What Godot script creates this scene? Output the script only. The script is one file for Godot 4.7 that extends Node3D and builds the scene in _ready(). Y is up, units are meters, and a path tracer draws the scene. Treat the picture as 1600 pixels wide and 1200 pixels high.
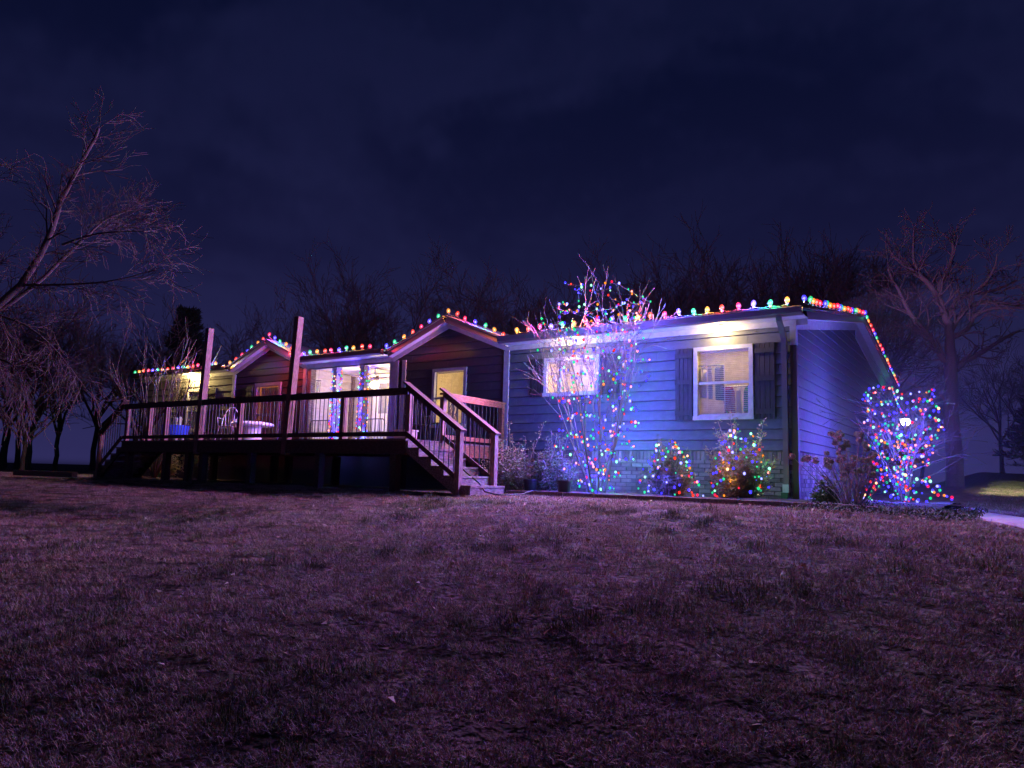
extends Node3D
# A long single-storey house at night, hung with coloured light strings, seen across a dormant lawn.

const FLOOR := 0.93      # height of the deck and of the house floor
const EAVE := 3.05       # top of the walls under the soffit
const BRICK_TOP := 0.86
const EYE := Vector3(2.98, 0.326, 12.65)

var rng := RandomNumberGenerator.new()
var bump := FastNoiseLite.new()
var M := {}
var BOX: ArrayMesh
var names := {}
var env: Environment


# ---------------------------------------------------------------- geometry helpers
class G:
	var v := PackedVector3Array()
	var n := PackedVector3Array()
	var ix := PackedInt32Array()
	var col := PackedColorArray()
	var tint := Color.WHITE
	var tinted := false

	func vert(p: Vector3, nn: Vector3) -> int:
		v.append(p)
		n.append(nn)
		if tinted:
			col.append(tint)
		return v.size() - 1

	func quad(a: Vector3, b: Vector3, c: Vector3, d: Vector3) -> void:
		var nn := (c - a).cross(b - a).normalized()
		var k := v.size()
		vert(a, nn); vert(b, nn); vert(c, nn); vert(d, nn)
		ix.append_array(PackedInt32Array([k, k + 1, k + 2, k, k + 2, k + 3]))

	func tri(a: Vector3, b: Vector3, c: Vector3) -> void:
		var nn := (c - a).cross(b - a).normalized()
		var k := v.size()
		vert(a, nn); vert(b, nn); vert(c, nn)
		ix.append_array(PackedInt32Array([k, k + 1, k + 2]))

	func box(c: Vector3, s: Vector3, b := Basis()) -> void:
		for ax in 3:
			for sg in [-1.0, 1.0]:
				var nn := Vector3.ZERO
				nn[ax] = sg
				var u := Vector3.ZERO
				u[(ax + 1) % 3] = 1.0
				var w := nn.cross(u)
				var h := s * 0.5
				quad(c + b * ((nn - u - w) * h), c + b * ((nn - u + w) * h), c + b * ((nn + u + w) * h), c + b * ((nn + u - w) * h))

	func tube(pts: Array, radii: Array, sides := 6, caps := true) -> void:
		var m := pts.size()
		var t: Vector3 = (pts[1] - pts[0]).normalized()
		var a := t.cross(Vector3(0.3, 0.1, 0.95) if absf(t.z) < 0.8 else Vector3(1, 0.2, 0)).normalized()
		var start := v.size()
		for k in m:
			var tt: Vector3 = (pts[mini(k + 1, m - 1)] - pts[maxi(k - 1, 0)]).normalized()
			a = (a - tt * a.dot(tt)).normalized()
			var bb := tt.cross(a)
			var r: float = radii[k]
			for j in sides:
				var th := TAU * j / sides
				var o := a * cos(th) + bb * sin(th)
				vert(pts[k] + o * r, o)
		for k in m - 1:
			for j in sides:
				var p := start + k * sides + j
				var q := start + k * sides + (j + 1) % sides
				ix.append_array(PackedInt32Array([p, p + sides, q + sides, p, q + sides, q]))
		if caps and sides > 3:
			for e in [0, m - 1]:
				var tt2: Vector3 = (pts[1] - pts[0]).normalized() if e == 0 else (pts[m - 1] - pts[m - 2]).normalized()
				var nn: Vector3 = -tt2 if e == 0 else tt2
				var c := vert(pts[e], nn)
				var ring := v.size()
				for j in sides:
					vert(v[start + e * sides + j], nn)
				for j in sides:
					if e == 0:
						ix.append_array(PackedInt32Array([c, ring + j, ring + (j + 1) % sides]))
					else:
						ix.append_array(PackedInt32Array([c, ring + (j + 1) % sides, ring + j]))

	func lathe(profile: Array, sides := 16, at := Vector3.ZERO) -> void:
		var start := v.size()
		var m := profile.size()
		for k in m:
			var p: Vector2 = profile[k]
			var d: Vector2 = profile[mini(k + 1, m - 1)] - profile[maxi(k - 1, 0)]
			var nr := Vector2(d.y, -d.x).normalized()
			for j in sides:
				var th := TAU * j / sides
				vert(at + Vector3(cos(th) * p.x, p.y, sin(th) * p.x), Vector3(cos(th) * nr.x, nr.y, sin(th) * nr.x))
		for k in m - 1:
			for j in sides:
				var p1 := start + k * sides + j
				var q1 := start + k * sides + (j + 1) % sides
				ix.append_array(PackedInt32Array([p1, q1, q1 + sides, p1, q1 + sides, p1 + sides]))

	func ball(c: Vector3, r: Vector3, rings := 6, sides := 8) -> void:
		var start := v.size()
		for k in rings + 1:
			var ph := PI * k / rings
			for j in sides:
				var th := TAU * j / sides
				var o := Vector3(sin(ph) * cos(th), cos(ph), sin(ph) * sin(th))
				vert(c + o * r, (o / r).normalized())
		for k in rings:
			for j in sides:
				var p := start + k * sides + j
				var q := start + k * sides + (j + 1) % sides
				ix.append_array(PackedInt32Array([p, q, q + sides, p, q + sides, p + sides]))

	func plate(poly: PackedVector2Array, f: Callable, back: Callable) -> void:
		# a flat polygon (u, y) given depth: front by f(Vector2) and its edges back to back(Vector2)
		var p := poly
		if Geometry2D.is_polygon_clockwise(p):
			p = p.duplicate()
			p.reverse()
		var tris := Geometry2D.triangulate_polygon(p)
		for k in range(0, tris.size(), 3):
			var a: Vector3 = f.call(p[tris[k]])
			var b: Vector3 = f.call(p[tris[k + 1]])
			var c: Vector3 = f.call(p[tris[k + 2]])
			var mid := (a + b + c) / 3.0
			var inward: Vector3 = back.call((p[tris[k]] + p[tris[k + 1]] + p[tris[k + 2]]) / 3.0) - mid
			if (c - a).cross(b - a).dot(inward) > 0.0:
				tri(a, c, b)
			else:
				tri(a, b, c)
		for k in p.size():
			var q: Vector2 = p[(k + 1) % p.size()]
			quad(f.call(p[k]), back.call(p[k]), back.call(q), f.call(q))

	func leaf(p: Vector3, dir: Vector3, side: Vector3, l: float, w: float) -> void:
		# a folded leaf of four triangles
		var up := dir.cross(side).normalized() * w * 0.25
		var tip := p + dir * l
		var m := p + dir * l * 0.45
		var a := m + side * w * 0.5 + up
		var b := m - side * w * 0.5 + up
		tri(p, a, tip)
		tri(p, tip, b)

	func mesh() -> ArrayMesh:
		var am := ArrayMesh.new()
		var arr := []
		arr.resize(Mesh.ARRAY_MAX)
		arr[Mesh.ARRAY_VERTEX] = v
		arr[Mesh.ARRAY_NORMAL] = n
		arr[Mesh.ARRAY_INDEX] = ix
		if tinted:
			arr[Mesh.ARRAY_COLOR] = col
		am.add_surface_from_arrays(Mesh.PRIMITIVE_TRIANGLES, arr)
		return am


# ---------------------------------------------------------------- object helpers
func numbered(called: String) -> String:
	var k: int = names.get(called, 0)
	names[called] = k + 1
	return called if k == 0 else "%s_%03d" % [called, k]

func tag(o: Node3D, label: String, category: String, group := "") -> Node3D:
	o.set_meta("label", label)
	o.set_meta("category", category)
	if group:
		o.set_meta("group", group)
	return o

func thing(called: String, label: String, category: String, at := Vector3.ZERO, group := "") -> Node3D:
	var o := Node3D.new()
	o.name = numbered(called)
	add_child(o, true)
	o.position = at
	tag(o, label, category, group)
	return o

func part(called: String, mesh: Mesh, m: Material, parent: Node3D, xf := Transform3D()) -> MeshInstance3D:
	var o := MeshInstance3D.new()
	o.mesh = mesh
	o.material_override = m
	o.transform = xf
	if parent == self:
		o.name = numbered(called)
	else:
		# three-digit numbers for parts that share a name
		var key := "%d/%s" % [parent.get_instance_id(), called]
		var k: int = names.get(key, 0)
		names[key] = k + 1
		o.name = called if k == 0 else "%s_%03d" % [called, k]
	parent.add_child(o, true)
	return o

func group_part(called: String, parent: Node3D, at := Vector3.ZERO) -> Node3D:
	var o := Node3D.new()
	var key := "%d/%s" % [parent.get_instance_id(), called]
	var k: int = names.get(key, 0)
	names[key] = k + 1
	o.name = called if k == 0 else "%s_%03d" % [called, k]
	parent.add_child(o, true)
	o.position = at
	return o

func bx(called: String, c: Vector3, s: Vector3, m: Material, parent: Node3D, b := Basis()) -> MeshInstance3D:
	return part(called, BOX, m, parent, Transform3D(b * Basis.from_scale(s), c))

func stick(called: String, a: Vector3, b: Vector3, s: Vector2, m: Material, parent: Node3D) -> MeshInstance3D:
	# a straight timber of rectangular section from a to b
	var d := b - a
	var y := d.normalized()
	var x := y.cross(Vector3(0, 0, 1) if absf(y.z) < 0.9 else Vector3(0, 1, 0)).normalized()
	var z := x.cross(y)
	return part(called, BOX, m, parent, Transform3D(Basis(x * s.x, y * d.length(), z * s.y), (a + b) * 0.5))

func structure(o: Node3D) -> Node3D:
	o.set_meta("kind", "structure")
	return o

func stuff(o: Node3D) -> Node3D:
	o.set_meta("kind", "stuff")
	return o

func lin(r: float, g: float, b: float) -> Color:
	return Color(r, g, b).linear_to_srgb()

func noise_tex(freq: float, lo: Color, hi: Color, sd: int, oct := 4, normal := false, strength := 4.0, kind := FastNoiseLite.TYPE_SIMPLEX_SMOOTH) -> NoiseTexture2D:
	var f := FastNoiseLite.new()
	f.noise_type = kind
	f.frequency = freq
	f.seed = sd
	f.fractal_octaves = oct
	var t := NoiseTexture2D.new()
	t.width = 512
	t.height = 512
	t.seamless = true
	t.noise = f
	if normal:
		t.as_normal_map = true
		t.bump_strength = strength
	else:
		var gr := Gradient.new()
		gr.set_color(0, lo)
		gr.set_color(1, hi)
		t.color_ramp = gr
	return t

func mat(called: String, c: Color, rough := 0.8, tex: Texture2D = null, scale := Vector3.ONE, nrm: Texture2D = null, nscale := 1.0) -> StandardMaterial3D:
	var m := StandardMaterial3D.new()
	m.resource_name = called
	m.albedo_color = c
	m.roughness = rough
	m.metallic_specular = 0.4
	if tex or nrm:
		m.uv1_triplanar = true
		m.uv1_world_triplanar = true
		m.uv1_scale = scale
	if tex:
		m.albedo_texture = tex
	if nrm:
		m.normal_enabled = true
		m.normal_texture = nrm
		m.normal_scale = nscale
	M[called] = m
	return m

func glow(called: String, c: Color, power: float) -> StandardMaterial3D:
	var m := StandardMaterial3D.new()
	m.resource_name = called
	m.albedo_color = Color(0.02, 0.02, 0.02)
	m.roughness = 0.3
	m.metallic_specular = 0.1
	m.emission_enabled = true
	m.emission = c.linear_to_srgb()
	m.emission_energy_multiplier = power
	M[called] = m
	return m

func omni(called: String, at: Vector3, c: Color, energy: float, size: float, parent: Node3D) -> void:
	var l := OmniLight3D.new()
	l.name = called
	l.light_color = c.linear_to_srgb()
	l.light_energy = energy
	l.omni_range = 40.0
	l.omni_attenuation = 2.0
	l.light_size = size
	l.shadow_enabled = true
	parent.add_child(l, true)
	l.position = at


# ---------------------------------------------------------------- the lie of the land
func land(x: float, z: float) -> float:
	var t := maxf(0.0, z - 2.6)
	var y := -0.158 * t * t / (t + 2.4)
	if z > 14.0:
		y = land(x, 14.0) - 0.02 * (z - 14.0)
	y -= 0.03 * clampf(x - 1.0, 0.0, 12.0)
	# the ground behind the house climbs a little towards the right
	y += 0.034 * clampf(-z - 4.0, 0.0, 45.0) * smoothstep(-2.0, 1.0, x)
	var far := clampf((Vector2(x, z).length() - 40.0) / 100.0, 0.0, 1.0)
	y += bump.get_noise_2d(x, z) * lerpf(0.07, 0.5, far) * clampf((z - 2.2) * 0.5 + far * 3.0, 0.0, 1.0)
	y += bump.get_noise_2d(x * 4.0 + 50.0, z * 4.0) * 0.03 * clampf((z - 2.6) * 0.5, 0.0, 1.0)
	return y


func _ready() -> void:
	rng.seed = 20
	bump.seed = 5
	bump.frequency = 0.12
	bump.fractal_octaves = 3
	# ---- camera
	var cam := Camera3D.new()
	cam.name = "camera"
	cam.transform = Transform3D(Basis(Vector3(0.82693, 0.02749, -0.56163), Vector3(0.04718, 0.99189, 0.11801), Vector3(0.56032, -0.12409, 0.81893)), EYE)
	cam.fov = 55.03
	cam.near = 0.05
	cam.far = 2000.0
	add_child(cam)
	cam.current = true
	# ---- sky: a clouded night sky
	var sky_mat := ProceduralSkyMaterial.new()
	sky_mat.sky_top_color = lin(0.0014, 0.0032, 0.019)
	sky_mat.sky_horizon_color = lin(0.026, 0.023, 0.098)
	sky_mat.sky_curve = 0.155
	sky_mat.ground_bottom_color = lin(0.001, 0.001, 0.003)
	sky_mat.ground_horizon_color = lin(0.006, 0.006, 0.02)
	sky_mat.sky_cover = cloud_cover()
	sky_mat.sky_cover_modulate = Color(1, 1, 1, 1)
	var sky := Sky.new()
	sky.sky_material = sky_mat
	env = Environment.new()
	env.background_mode = Environment.BG_SKY
	env.sky = sky
	env.background_energy_multiplier = 1.0
	env.tonemap_mode = Environment.TONE_MAPPER_LINEAR
	env.tonemap_exposure = 1.0
	env.sdfgi_enabled = true
	env.ssao_enabled = true
	env.ssil_enabled = true
	# the air is clear but for thin mist round the lit shrub (see make_mist)
	env.volumetric_fog_enabled = true
	env.volumetric_fog_density = 0.0
	var we := WorldEnvironment.new()
	we.name = "world_environment"
	we.environment = env
	add_child(we)

	make_materials()
	make_ground()
	make_house()
	make_deck()
	make_stairs()
	make_strings()
	make_plants()
	make_trees()
	make_porch_things()
	make_garden_things()
	make_grass()
	make_mist()


func cloud_cover() -> ImageTexture:
	var w := 768
	var h := 384
	var im := Image.create(w, h, false, Image.FORMAT_RGBA8)
	var f := FastNoiseLite.new()
	f.seed = 11
	f.frequency = 1.1
	f.fractal_octaves = 5
	f.domain_warp_enabled = true
	f.domain_warp_amplitude = 0.5
	f.domain_warp_frequency = 1.2
	for j in h:
		var el := PI * (0.5 - (j + 0.5) / h)
		for i in w:
			var az := TAU * (i + 0.5) / w
			var d := Vector3(cos(el) * cos(az), sin(el) * 2.2, cos(el) * sin(az))
			var k := clampf(f.get_noise_3dv(d * 1.3) * 1.2 + 0.45, 0.0, 1.0)
			k = k * k * (3.0 - 2.0 * k)
			var c := lin(0.0045 * k, 0.0048 * k, 0.017 * k)
			im.set_pixel(i, j, Color(c.r, c.g, c.b, 1.0 if el > 0.0 else 0.0))
	return ImageTexture.create_from_image(im)


func make_materials() -> void:
	var g := G.new()
	g.box(Vector3.ZERO, Vector3.ONE)
	BOX = g.mesh()
	var mottled := noise_tex(0.012, Color(0.86, 0.86, 0.86), Color(1, 1, 1), 1)
	var grain := noise_tex(0.03, Color(0.55, 0.52, 0.5), Color(1, 1, 1), 2, 5)
	var grain_n := noise_tex(0.03, Color.BLACK, Color.WHITE, 3, 5, true, 3.0)
	var rough_n := noise_tex(0.06, Color.BLACK, Color.WHITE, 4, 4, true, 5.0)
	mat("siding", lin(0.090, 0.096, 0.125), 0.75, mottled, Vector3(0.9, 1.4, 0.9), grain_n, 0.08)
	mat("siding_pale", lin(0.15, 0.145, 0.15), 0.75, mottled, Vector3(0.9, 1.4, 0.9), grain_n, 0.08)
	mat("gable_siding", lin(0.06, 0.05, 0.058), 0.8, mottled, Vector3(0.9, 1.4, 0.9), grain_n, 0.08)
	mat("porch_siding", lin(0.62, 0.56, 0.42), 0.7, mottled, Vector3(0.9, 1.4, 0.9))
	mat("shadow_sheathing", lin(0.06, 0.055, 0.06), 0.95)  # wall core, coloured dark to stand for shadow lines between siding courses
	mat("trim", lin(0.42, 0.42, 0.45), 0.55, mottled, Vector3(1.1, 1.1, 1.1))
	mat("grey_trim", lin(0.33, 0.31, 0.34), 0.6, mottled, Vector3(1.1, 1.1, 1.1))
	mat("gutter", lin(0.10, 0.065, 0.07), 0.45)
	mat("corner_brown", lin(0.06, 0.04, 0.045), 0.6)
	mat("downspout", lin(0.10, 0.085, 0.095), 0.4)
	mat("shingle", lin(0.05, 0.045, 0.045), 0.95, grain, Vector3(3, 3, 3), rough_n, 1.0)
	mat("shutter", lin(0.045, 0.042, 0.052), 0.6, grain, Vector3(1.5, 0.3, 1.5))
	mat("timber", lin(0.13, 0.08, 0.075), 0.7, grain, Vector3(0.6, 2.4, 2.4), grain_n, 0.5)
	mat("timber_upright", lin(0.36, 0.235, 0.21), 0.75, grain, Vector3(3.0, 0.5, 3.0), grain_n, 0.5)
	mat("timber_red_lit", lin(0.36, 0.15, 0.09), 0.7, grain, Vector3(2.4, 2.4, 0.6), grain_n, 0.5)  # redder, lighter timber: bulb light on the right-facing side put into the colour
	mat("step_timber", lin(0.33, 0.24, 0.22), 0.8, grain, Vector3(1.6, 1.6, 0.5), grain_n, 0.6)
	mat("edging", lin(0.26, 0.20, 0.18), 0.9, grain, Vector3(1.5, 1.5, 1.5), rough_n, 0.6)
	mat("black_metal", lin(0.02, 0.02, 0.022), 0.4).metallic_specular = 0.5
	for k in 4:
		mat("brick_%d" % k, [lin(0.19, 0.16, 0.155), lin(0.14, 0.115, 0.115), lin(0.23, 0.20, 0.19), lin(0.10, 0.08, 0.085)][k], 0.9, mottled, Vector3(3, 3, 3), rough_n, 0.7)
	mat("mortar", lin(0.06, 0.058, 0.062), 0.95, mottled, Vector3(3, 3, 3))
	mat("soil", lin(0.075, 0.055, 0.05), 1.0, grain, Vector3(2, 2, 2), rough_n, 1.5)
	mat("concrete", lin(0.40, 0.39, 0.37), 0.9, mottled, Vector3(1, 1, 1), rough_n, 0.3)
	mat("lawn_soil", lin(0.20, 0.13, 0.09), 1.0, noise_tex(0.02, Color(0.35, 0.4, 0.3), Color(1, 1, 1), 7, 6), Vector3(0.35, 0.35, 0.35), rough_n, 1.0)
	mat("room_wall", lin(0.66, 0.55, 0.36), 0.9, mottled, Vector3(1, 1, 1))
	mat("amber_wall", lin(0.48, 0.24, 0.10), 0.9, mottled, Vector3(1, 1, 1))
	mat("ceiling_white", lin(0.78, 0.74, 0.66), 0.8)
	mat("blind", lin(0.66, 0.57, 0.39), 0.6)
	mat("cloth_amber", lin(0.5, 0.27, 0.13), 0.9, grain, Vector3(6, 0.4, 6))
	mat("door_white", lin(0.7, 0.68, 0.64), 0.5)
	mat("hose", lin(0.03, 0.04, 0.035), 0.5)
	mat("pot", lin(0.018, 0.018, 0.022), 0.5)
	mat("bark", lin(0.19, 0.145, 0.135), 0.95, grain, Vector3(4, 1.2, 4), rough_n, 0.8)
	mat("bark_pale", lin(0.13, 0.11, 0.10), 0.85, grain, Vector3(6, 2, 6))
	mat("wire", lin(0.012, 0.02, 0.014), 0.6)
	mat("flower_dry", lin(0.40, 0.31, 0.26), 1.0)
	mat("stem_dry", lin(0.26, 0.2, 0.17), 0.95)
	mat("leaf_dark", lin(0.11, 0.135, 0.075), 0.6).backlight = lin(0.02, 0.03, 0.01)
	mat("leaf_olive", lin(0.24, 0.22, 0.11), 0.6).backlight = lin(0.03, 0.03, 0.01)
	mat("needle", lin(0.018, 0.025, 0.02), 0.9)
	mat("cover_leaf", lin(0.05, 0.065, 0.03), 0.7)
	mat("blue_plastic", lin(0.03, 0.08, 0.55), 0.35)
	mat("pale_plastic", lin(0.42, 0.55, 0.36), 0.5)
	mat("white_plastic", lin(0.72, 0.70, 0.74), 0.4)
	mat("beige_plastic", lin(0.48, 0.43, 0.30), 0.6)
	mat("chrome", lin(0.6, 0.6, 0.62), 0.25).metallic = 1.0
	var blades := mat("grass", Color.WHITE, 0.9)
	blades.vertex_color_use_as_albedo = true
	var pane := mat("pane", Color(0.9, 0.95, 1.0, 0.06), 0.04)
	pane.transparency = BaseMaterial3D.TRANSPARENCY_ALPHA
	pane.metallic_specular = 0.6
	# lamps
	glow("lamp_warm", Color(1.0, 0.78, 0.40), 5.0)
	glow("lamp_shade", Color(1.0, 0.86, 0.55), 3.0)
	glow("flood_lens", Color(1.0, 0.97, 0.9), 25.0)
	for k in 5:
		var seen: Color = [Color(1.0, 0.28, 0.01), Color(1.0, 0.03, 0.006), Color(1.0, 0.008, 0.07), Color(0.04, 0.028, 1.0), Color(0.005, 0.65, 0.22)][k]
		glow("bulb_%d" % k, seen, [1.5, 1.4, 1.4, 1.6, 1.1][k])
		glow("mini_%d" % k, seen, [1.4, 1.5, 1.5, 2.6, 1.4][k])
		glow("mini_hot_%d" % k, seen.lerp(Color.WHITE, 0.22), 3.0)
		glow("core_%d" % k, seen.lerp(Color.WHITE, 0.4), 4.0)
		var sh: StandardMaterial3D = M["bulb_%d" % k]
		sh.transparency = BaseMaterial3D.TRANSPARENCY_ALPHA
		sh.albedo_color.a = 0.7
		sh.roughness = 0.4


func hue(k: int) -> Color:
	# linear colours of the bulbs in the order they hang: amber, orange red, pink red, blue, green
	return [Color(1.0, 0.42, 0.07), Color(1.0, 0.09, 0.04), Color(1.0, 0.04, 0.16), Color(0.085, 0.06, 1.0), Color(0.03, 0.75, 0.33)][k]


# ---------------------------------------------------------------- ground
var path_line := [Vector2(6.5, 10.0), Vector2(3.95, 4.4), Vector2(3.05, 2.0), Vector2(2.28, -0.4), Vector2(2.15, -2.2), Vector2(1.7, -3.3), Vector2(0.2, -3.5)]

func make_ground() -> void:
	var xs := []
	var zs := []
	var k := -1.0
	for s in [[-900.0, -60.0, 12], [-60.0, -24.0, 18], [-24.0, 10.0, 136], [10.0, 60.0, 16], [60.0, 900.0, 12]]:
		for i in int(s[2]):
			xs.append(lerpf(s[0], s[1], i / float(s[2])))
	xs.append(900.0)
	for s in [[-900.0, -60.0, 12], [-60.0, -8.0, 20], [-8.0, 2.0, 16], [2.0, 16.0, 84], [16.0, 60.0, 10], [60.0, 900.0, 8]]:
		for i in int(s[2]):
			zs.append(lerpf(s[0], s[1], i / float(s[2])))
	zs.append(900.0)
	var g := G.new()
	for z in zs:
		for x in xs:
			var e := 0.1
			var nn := Vector3(land(x - e, z) - land(x + e, z), 2.0 * e, land(x, z - e) - land(x, z + e)).normalized()
			g.vert(Vector3(x, land(x, z), z), nn)
	var w := xs.size()
	for j in zs.size() - 1:
		for i in w - 1:
			var p := j * w + i
			g.ix.append_array(PackedInt32Array([p, p + 1, p + w + 1, p, p + w + 1, p + w]))
	structure(part("lawn_ground", g.mesh(), M.lawn_soil, self))
	# the planting bed along the wall
	var b := G.new()
	var n := 40
	for i in n:
		var x0 := lerpf(-4.4, 2.1, i / float(n))
		var x1 := lerpf(-4.4, 2.1, (i + 1) / float(n))
		for j in 10:
			var t0 := j / 10.0
			var t1 := (j + 1) / 10.0
			b.quad(bed(x0, t1), bed(x0, t0), bed(x1, t0), bed(x1, t1))
	structure(part("garden_bed", b.mesh(), M.soil, self))
	# concrete path round the right end of the house
	var pth := path_line
	var q := G.new()
	for i in pth.size() - 1:
		for s in 6:
			var a: Vector2 = pth[i].lerp(pth[i + 1], s / 6.0)
			var c: Vector2 = pth[i].lerp(pth[i + 1], (s + 1) / 6.0)
			var d: Vector2 = (pth[i + 1] - pth[i]).normalized().orthogonal() * 0.36
			var f := func(o: Vector2) -> Vector3: return Vector3(o.x, land(o.x, o.y) + 0.035, o.y)
			q.quad(f.call(a - d), f.call(c - d), f.call(c + d), f.call(a + d))
			var low := Vector3(0, -0.1, 0)
			q.quad(f.call(a - d) + low, f.call(c - d) + low, f.call(c - d), f.call(a - d))
			q.quad(f.call(a + d), f.call(c + d), f.call(c + d) + low, f.call(a + d) + low)
	structure(part("concrete_path", q.mesh(), M.concrete, self))

func edge_line(x: float) -> float:
	# where the front edge of the bed runs: bows out past the corner of the house
	return 1.85 + 0.25 * smoothstep(-1.5, 0.6, x) - 0.1 * smoothstep(-2.5, -4.4, x)

func bed(x: float, t: float) -> Vector3:
	var front := edge_line(x)
	var back := 0.02 if x < 0.0 else -4.5 * smoothstep(0.0, 0.4, x)
	var z := lerpf(back, front, t)
	return Vector3(x, 0.03 + 0.05 * sin(PI * t) + bump.get_noise_2d(x * 9.0, z * 9.0) * 0.03, z)


# ---------------------------------------------------------------- house
func rect(x0: float, y0: float, x1: float, y1: float) -> PackedVector2Array:
	return PackedVector2Array([Vector2(x0, y0), Vector2(x1, y0), Vector2(x1, y1), Vector2(x0, y1)])

func siding(h: Node3D, o: Vector3, u: Vector3, nn: Vector3, wall: PackedVector2Array, holes: Array, m: String, course := 0.182, board := 3.66) -> void:
	# lapped boards, each a piece of its own, cut to the wall's outline and round its openings
	var lo := 1e9
	var hi := -1e9
	var left := 1e9
	var right := -1e9
	for p in wall:
		lo = minf(lo, p.y); hi = maxf(hi, p.y); left = minf(left, p.x); right = maxf(right, p.x)
	var y := lo
	while y < hi - 0.02:
		var y1 := minf(y + course, hi)
		var x := left - rng.randf() * board
		while x < right:
			var bits := Geometry2D.intersect_polygons(rect(x + 0.002, y + 0.012, x + board - 0.002, y1), wall)  # gap added under each course; the dark core behind draws its shadow line
			for hole in holes:
				var rest := []
				for bit in bits:
					rest.append_array(Geometry2D.clip_polygons(bit, hole))
				bits.assign(rest)
			var yb := y
			var jig := rng.randf_range(-0.002, 0.002)
			for bit in bits:
				if bit.size() < 3:
					continue
				var g := G.new()
				var f := func(p: Vector2) -> Vector3: return o + u * p.x + Vector3(0, p.y, 0) + nn * (0.034 + jig - 0.027 * (p.y - yb) / course)
				var bk := func(p: Vector2) -> Vector3: return o + u * p.x + Vector3(0, p.y, 0)
				g.plate(bit, f, bk)
				part("siding_board", g.mesh(), M[m], h)
			x += board
		y += course

func wall_core(h: Node3D, called: String, o: Vector3, u: Vector3, nn: Vector3, wall: PackedVector2Array, holes: Array, m: Material, thick := 0.12) -> void:
	# the solid wall behind the boards, holes cut through
	var g := G.new()
	var cuts := [wall[0].x]
	var right := wall[0].x
	for p in wall:
		right = maxf(right, p.x)
		cuts.append(p.x)
	for hole in holes:
		for p in hole:
			cuts.append(p.x)
	cuts.sort()
	for i in cuts.size() - 1:
		if cuts[i + 1] - cuts[i] < 0.001:
			continue
		var bits := Geometry2D.intersect_polygons(rect(cuts[i], -5, cuts[i + 1], 20), wall)
		for hole in holes:
			var rest := []
			for bit in bits:
				rest.append_array(Geometry2D.clip_polygons(bit, hole))
			bits.assign(rest)
		for bit in bits:
			var front := func(p: Vector2) -> Vector3: return o + u * p.x + Vector3(0, p.y, 0) - nn * 0.001
			var back := func(p: Vector2) -> Vector3: return o + u * p.x + Vector3(0, p.y, 0) - nn * thick
			g.plate(bit, front, back)
			g.plate(bit, back, front)
	part(called, g.mesh(), m, h)

func window(h: Node3D, x0: float, y0: float, x1: float, y1: float, sash: bool, blind_to: float, m := "trim", tilted := 0.06) -> Node3D:
	var w := group_part("window", h, Vector3(0, 0, 0))
	var t := 0.07
	var zf := 0.035
	bx("frame", Vector3((x0 + x1) / 2, y1 - t / 2, zf), Vector3(x1 - x0, t, 0.06), M[m], w)
	bx("sill", Vector3((x0 + x1) / 2, y0 + t / 2, zf + 0.012), Vector3(x1 - x0 + 0.02, t, 0.085), M[m], w)
	for s in [x0 + t / 2, x1 - t / 2]:
		bx("frame", Vector3(s, (y0 + y1) / 2, zf), Vector3(t, y1 - y0 - 2 * t - 0.004, 0.06), M[m], w)
	var ym := (y0 + y1) / 2
	if sash:
		bx("meeting_rail", Vector3((x0 + x1) / 2, ym, zf - 0.012), Vector3(x1 - x0 - 2 * t - 0.004, 0.045, 0.045), M[m], w)
		bx("sash_stile", Vector3(x0 + t + 0.014, (y0 + ym) / 2, zf - 0.02), Vector3(0.024, ym - y0 - t - 0.06, 0.03), M[m], w)
		bx("sash_stile", Vector3(x1 - t - 0.014, (y0 + ym) / 2, zf - 0.02), Vector3(0.024, ym - y0 - t - 0.06, 0.03), M[m], w)
		bx("sash_rail", Vector3((x0 + x1) / 2, y0 + t + 0.018, zf - 0.02), Vector3(x1 - x0 - 2 * t - 0.004, 0.03, 0.03), M[m], w)
		bx("pane", Vector3((x0 + x1) / 2, (ym + y1) / 2 - 0.01, 0.012), Vector3(x1 - x0 - 2 * t, y1 - ym - t, 0.006), M.pane, w)
		bx("pane", Vector3((x0 + x1) / 2, (ym + y0) / 2, 0.003), Vector3(x1 - x0 - 2 * t, ym - y0 - t, 0.006), M.pane, w)
	else:
		bx("mullion", Vector3(lerpf(x0, x1, 0.3), ym, zf - 0.005), Vector3(0.045, y1 - y0 - 2 * t - 0.004, 0.045), M[m], w)
		bx("pane", Vector3((x0 + x1) / 2, ym, 0.008), Vector3(x1 - x0 - 2 * t, y1 - y0 - 2 * t, 0.006), M.pane, w)
	if true:
		var g := G.new()
		var y := y1 - t - 0.03
		var tilt := Basis(Vector3(1, 0, 0), tilted)
		while y > blind_to:
			g.box(Vector3((x0 + x1) / 2 + rng.randf_range(-0.003, 0.003), y, -0.07), Vector3(x1 - x0 - 2 * t - 0.03, 0.003, 0.036), tilt)
			y -= 0.034
		for s in [0.15, 0.5, 0.85]:
			g.box(Vector3(lerpf(x0 + t, x1 - t, s), (y1 + blind_to) / 2 - 0.03, -0.05), Vector3(0.008, y1 - blind_to - 0.1, 0.003))
		stuff(part("blind_slats", g.mesh(), M.blind, w))
		bx("blind_rail", Vector3((x0 + x1) / 2, blind_to - 0.01, -0.07), Vector3(x1 - x0 - 2 * t - 0.03, 0.022, 0.04), M.blind, w)
		bx("blind_head", Vector3((x0 + x1) / 2, y1 - t - 0.012, -0.07), Vector3(x1 - x0 - 2 * t - 0.02, 0.035, 0.05), M.blind, w)
	return w

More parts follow.
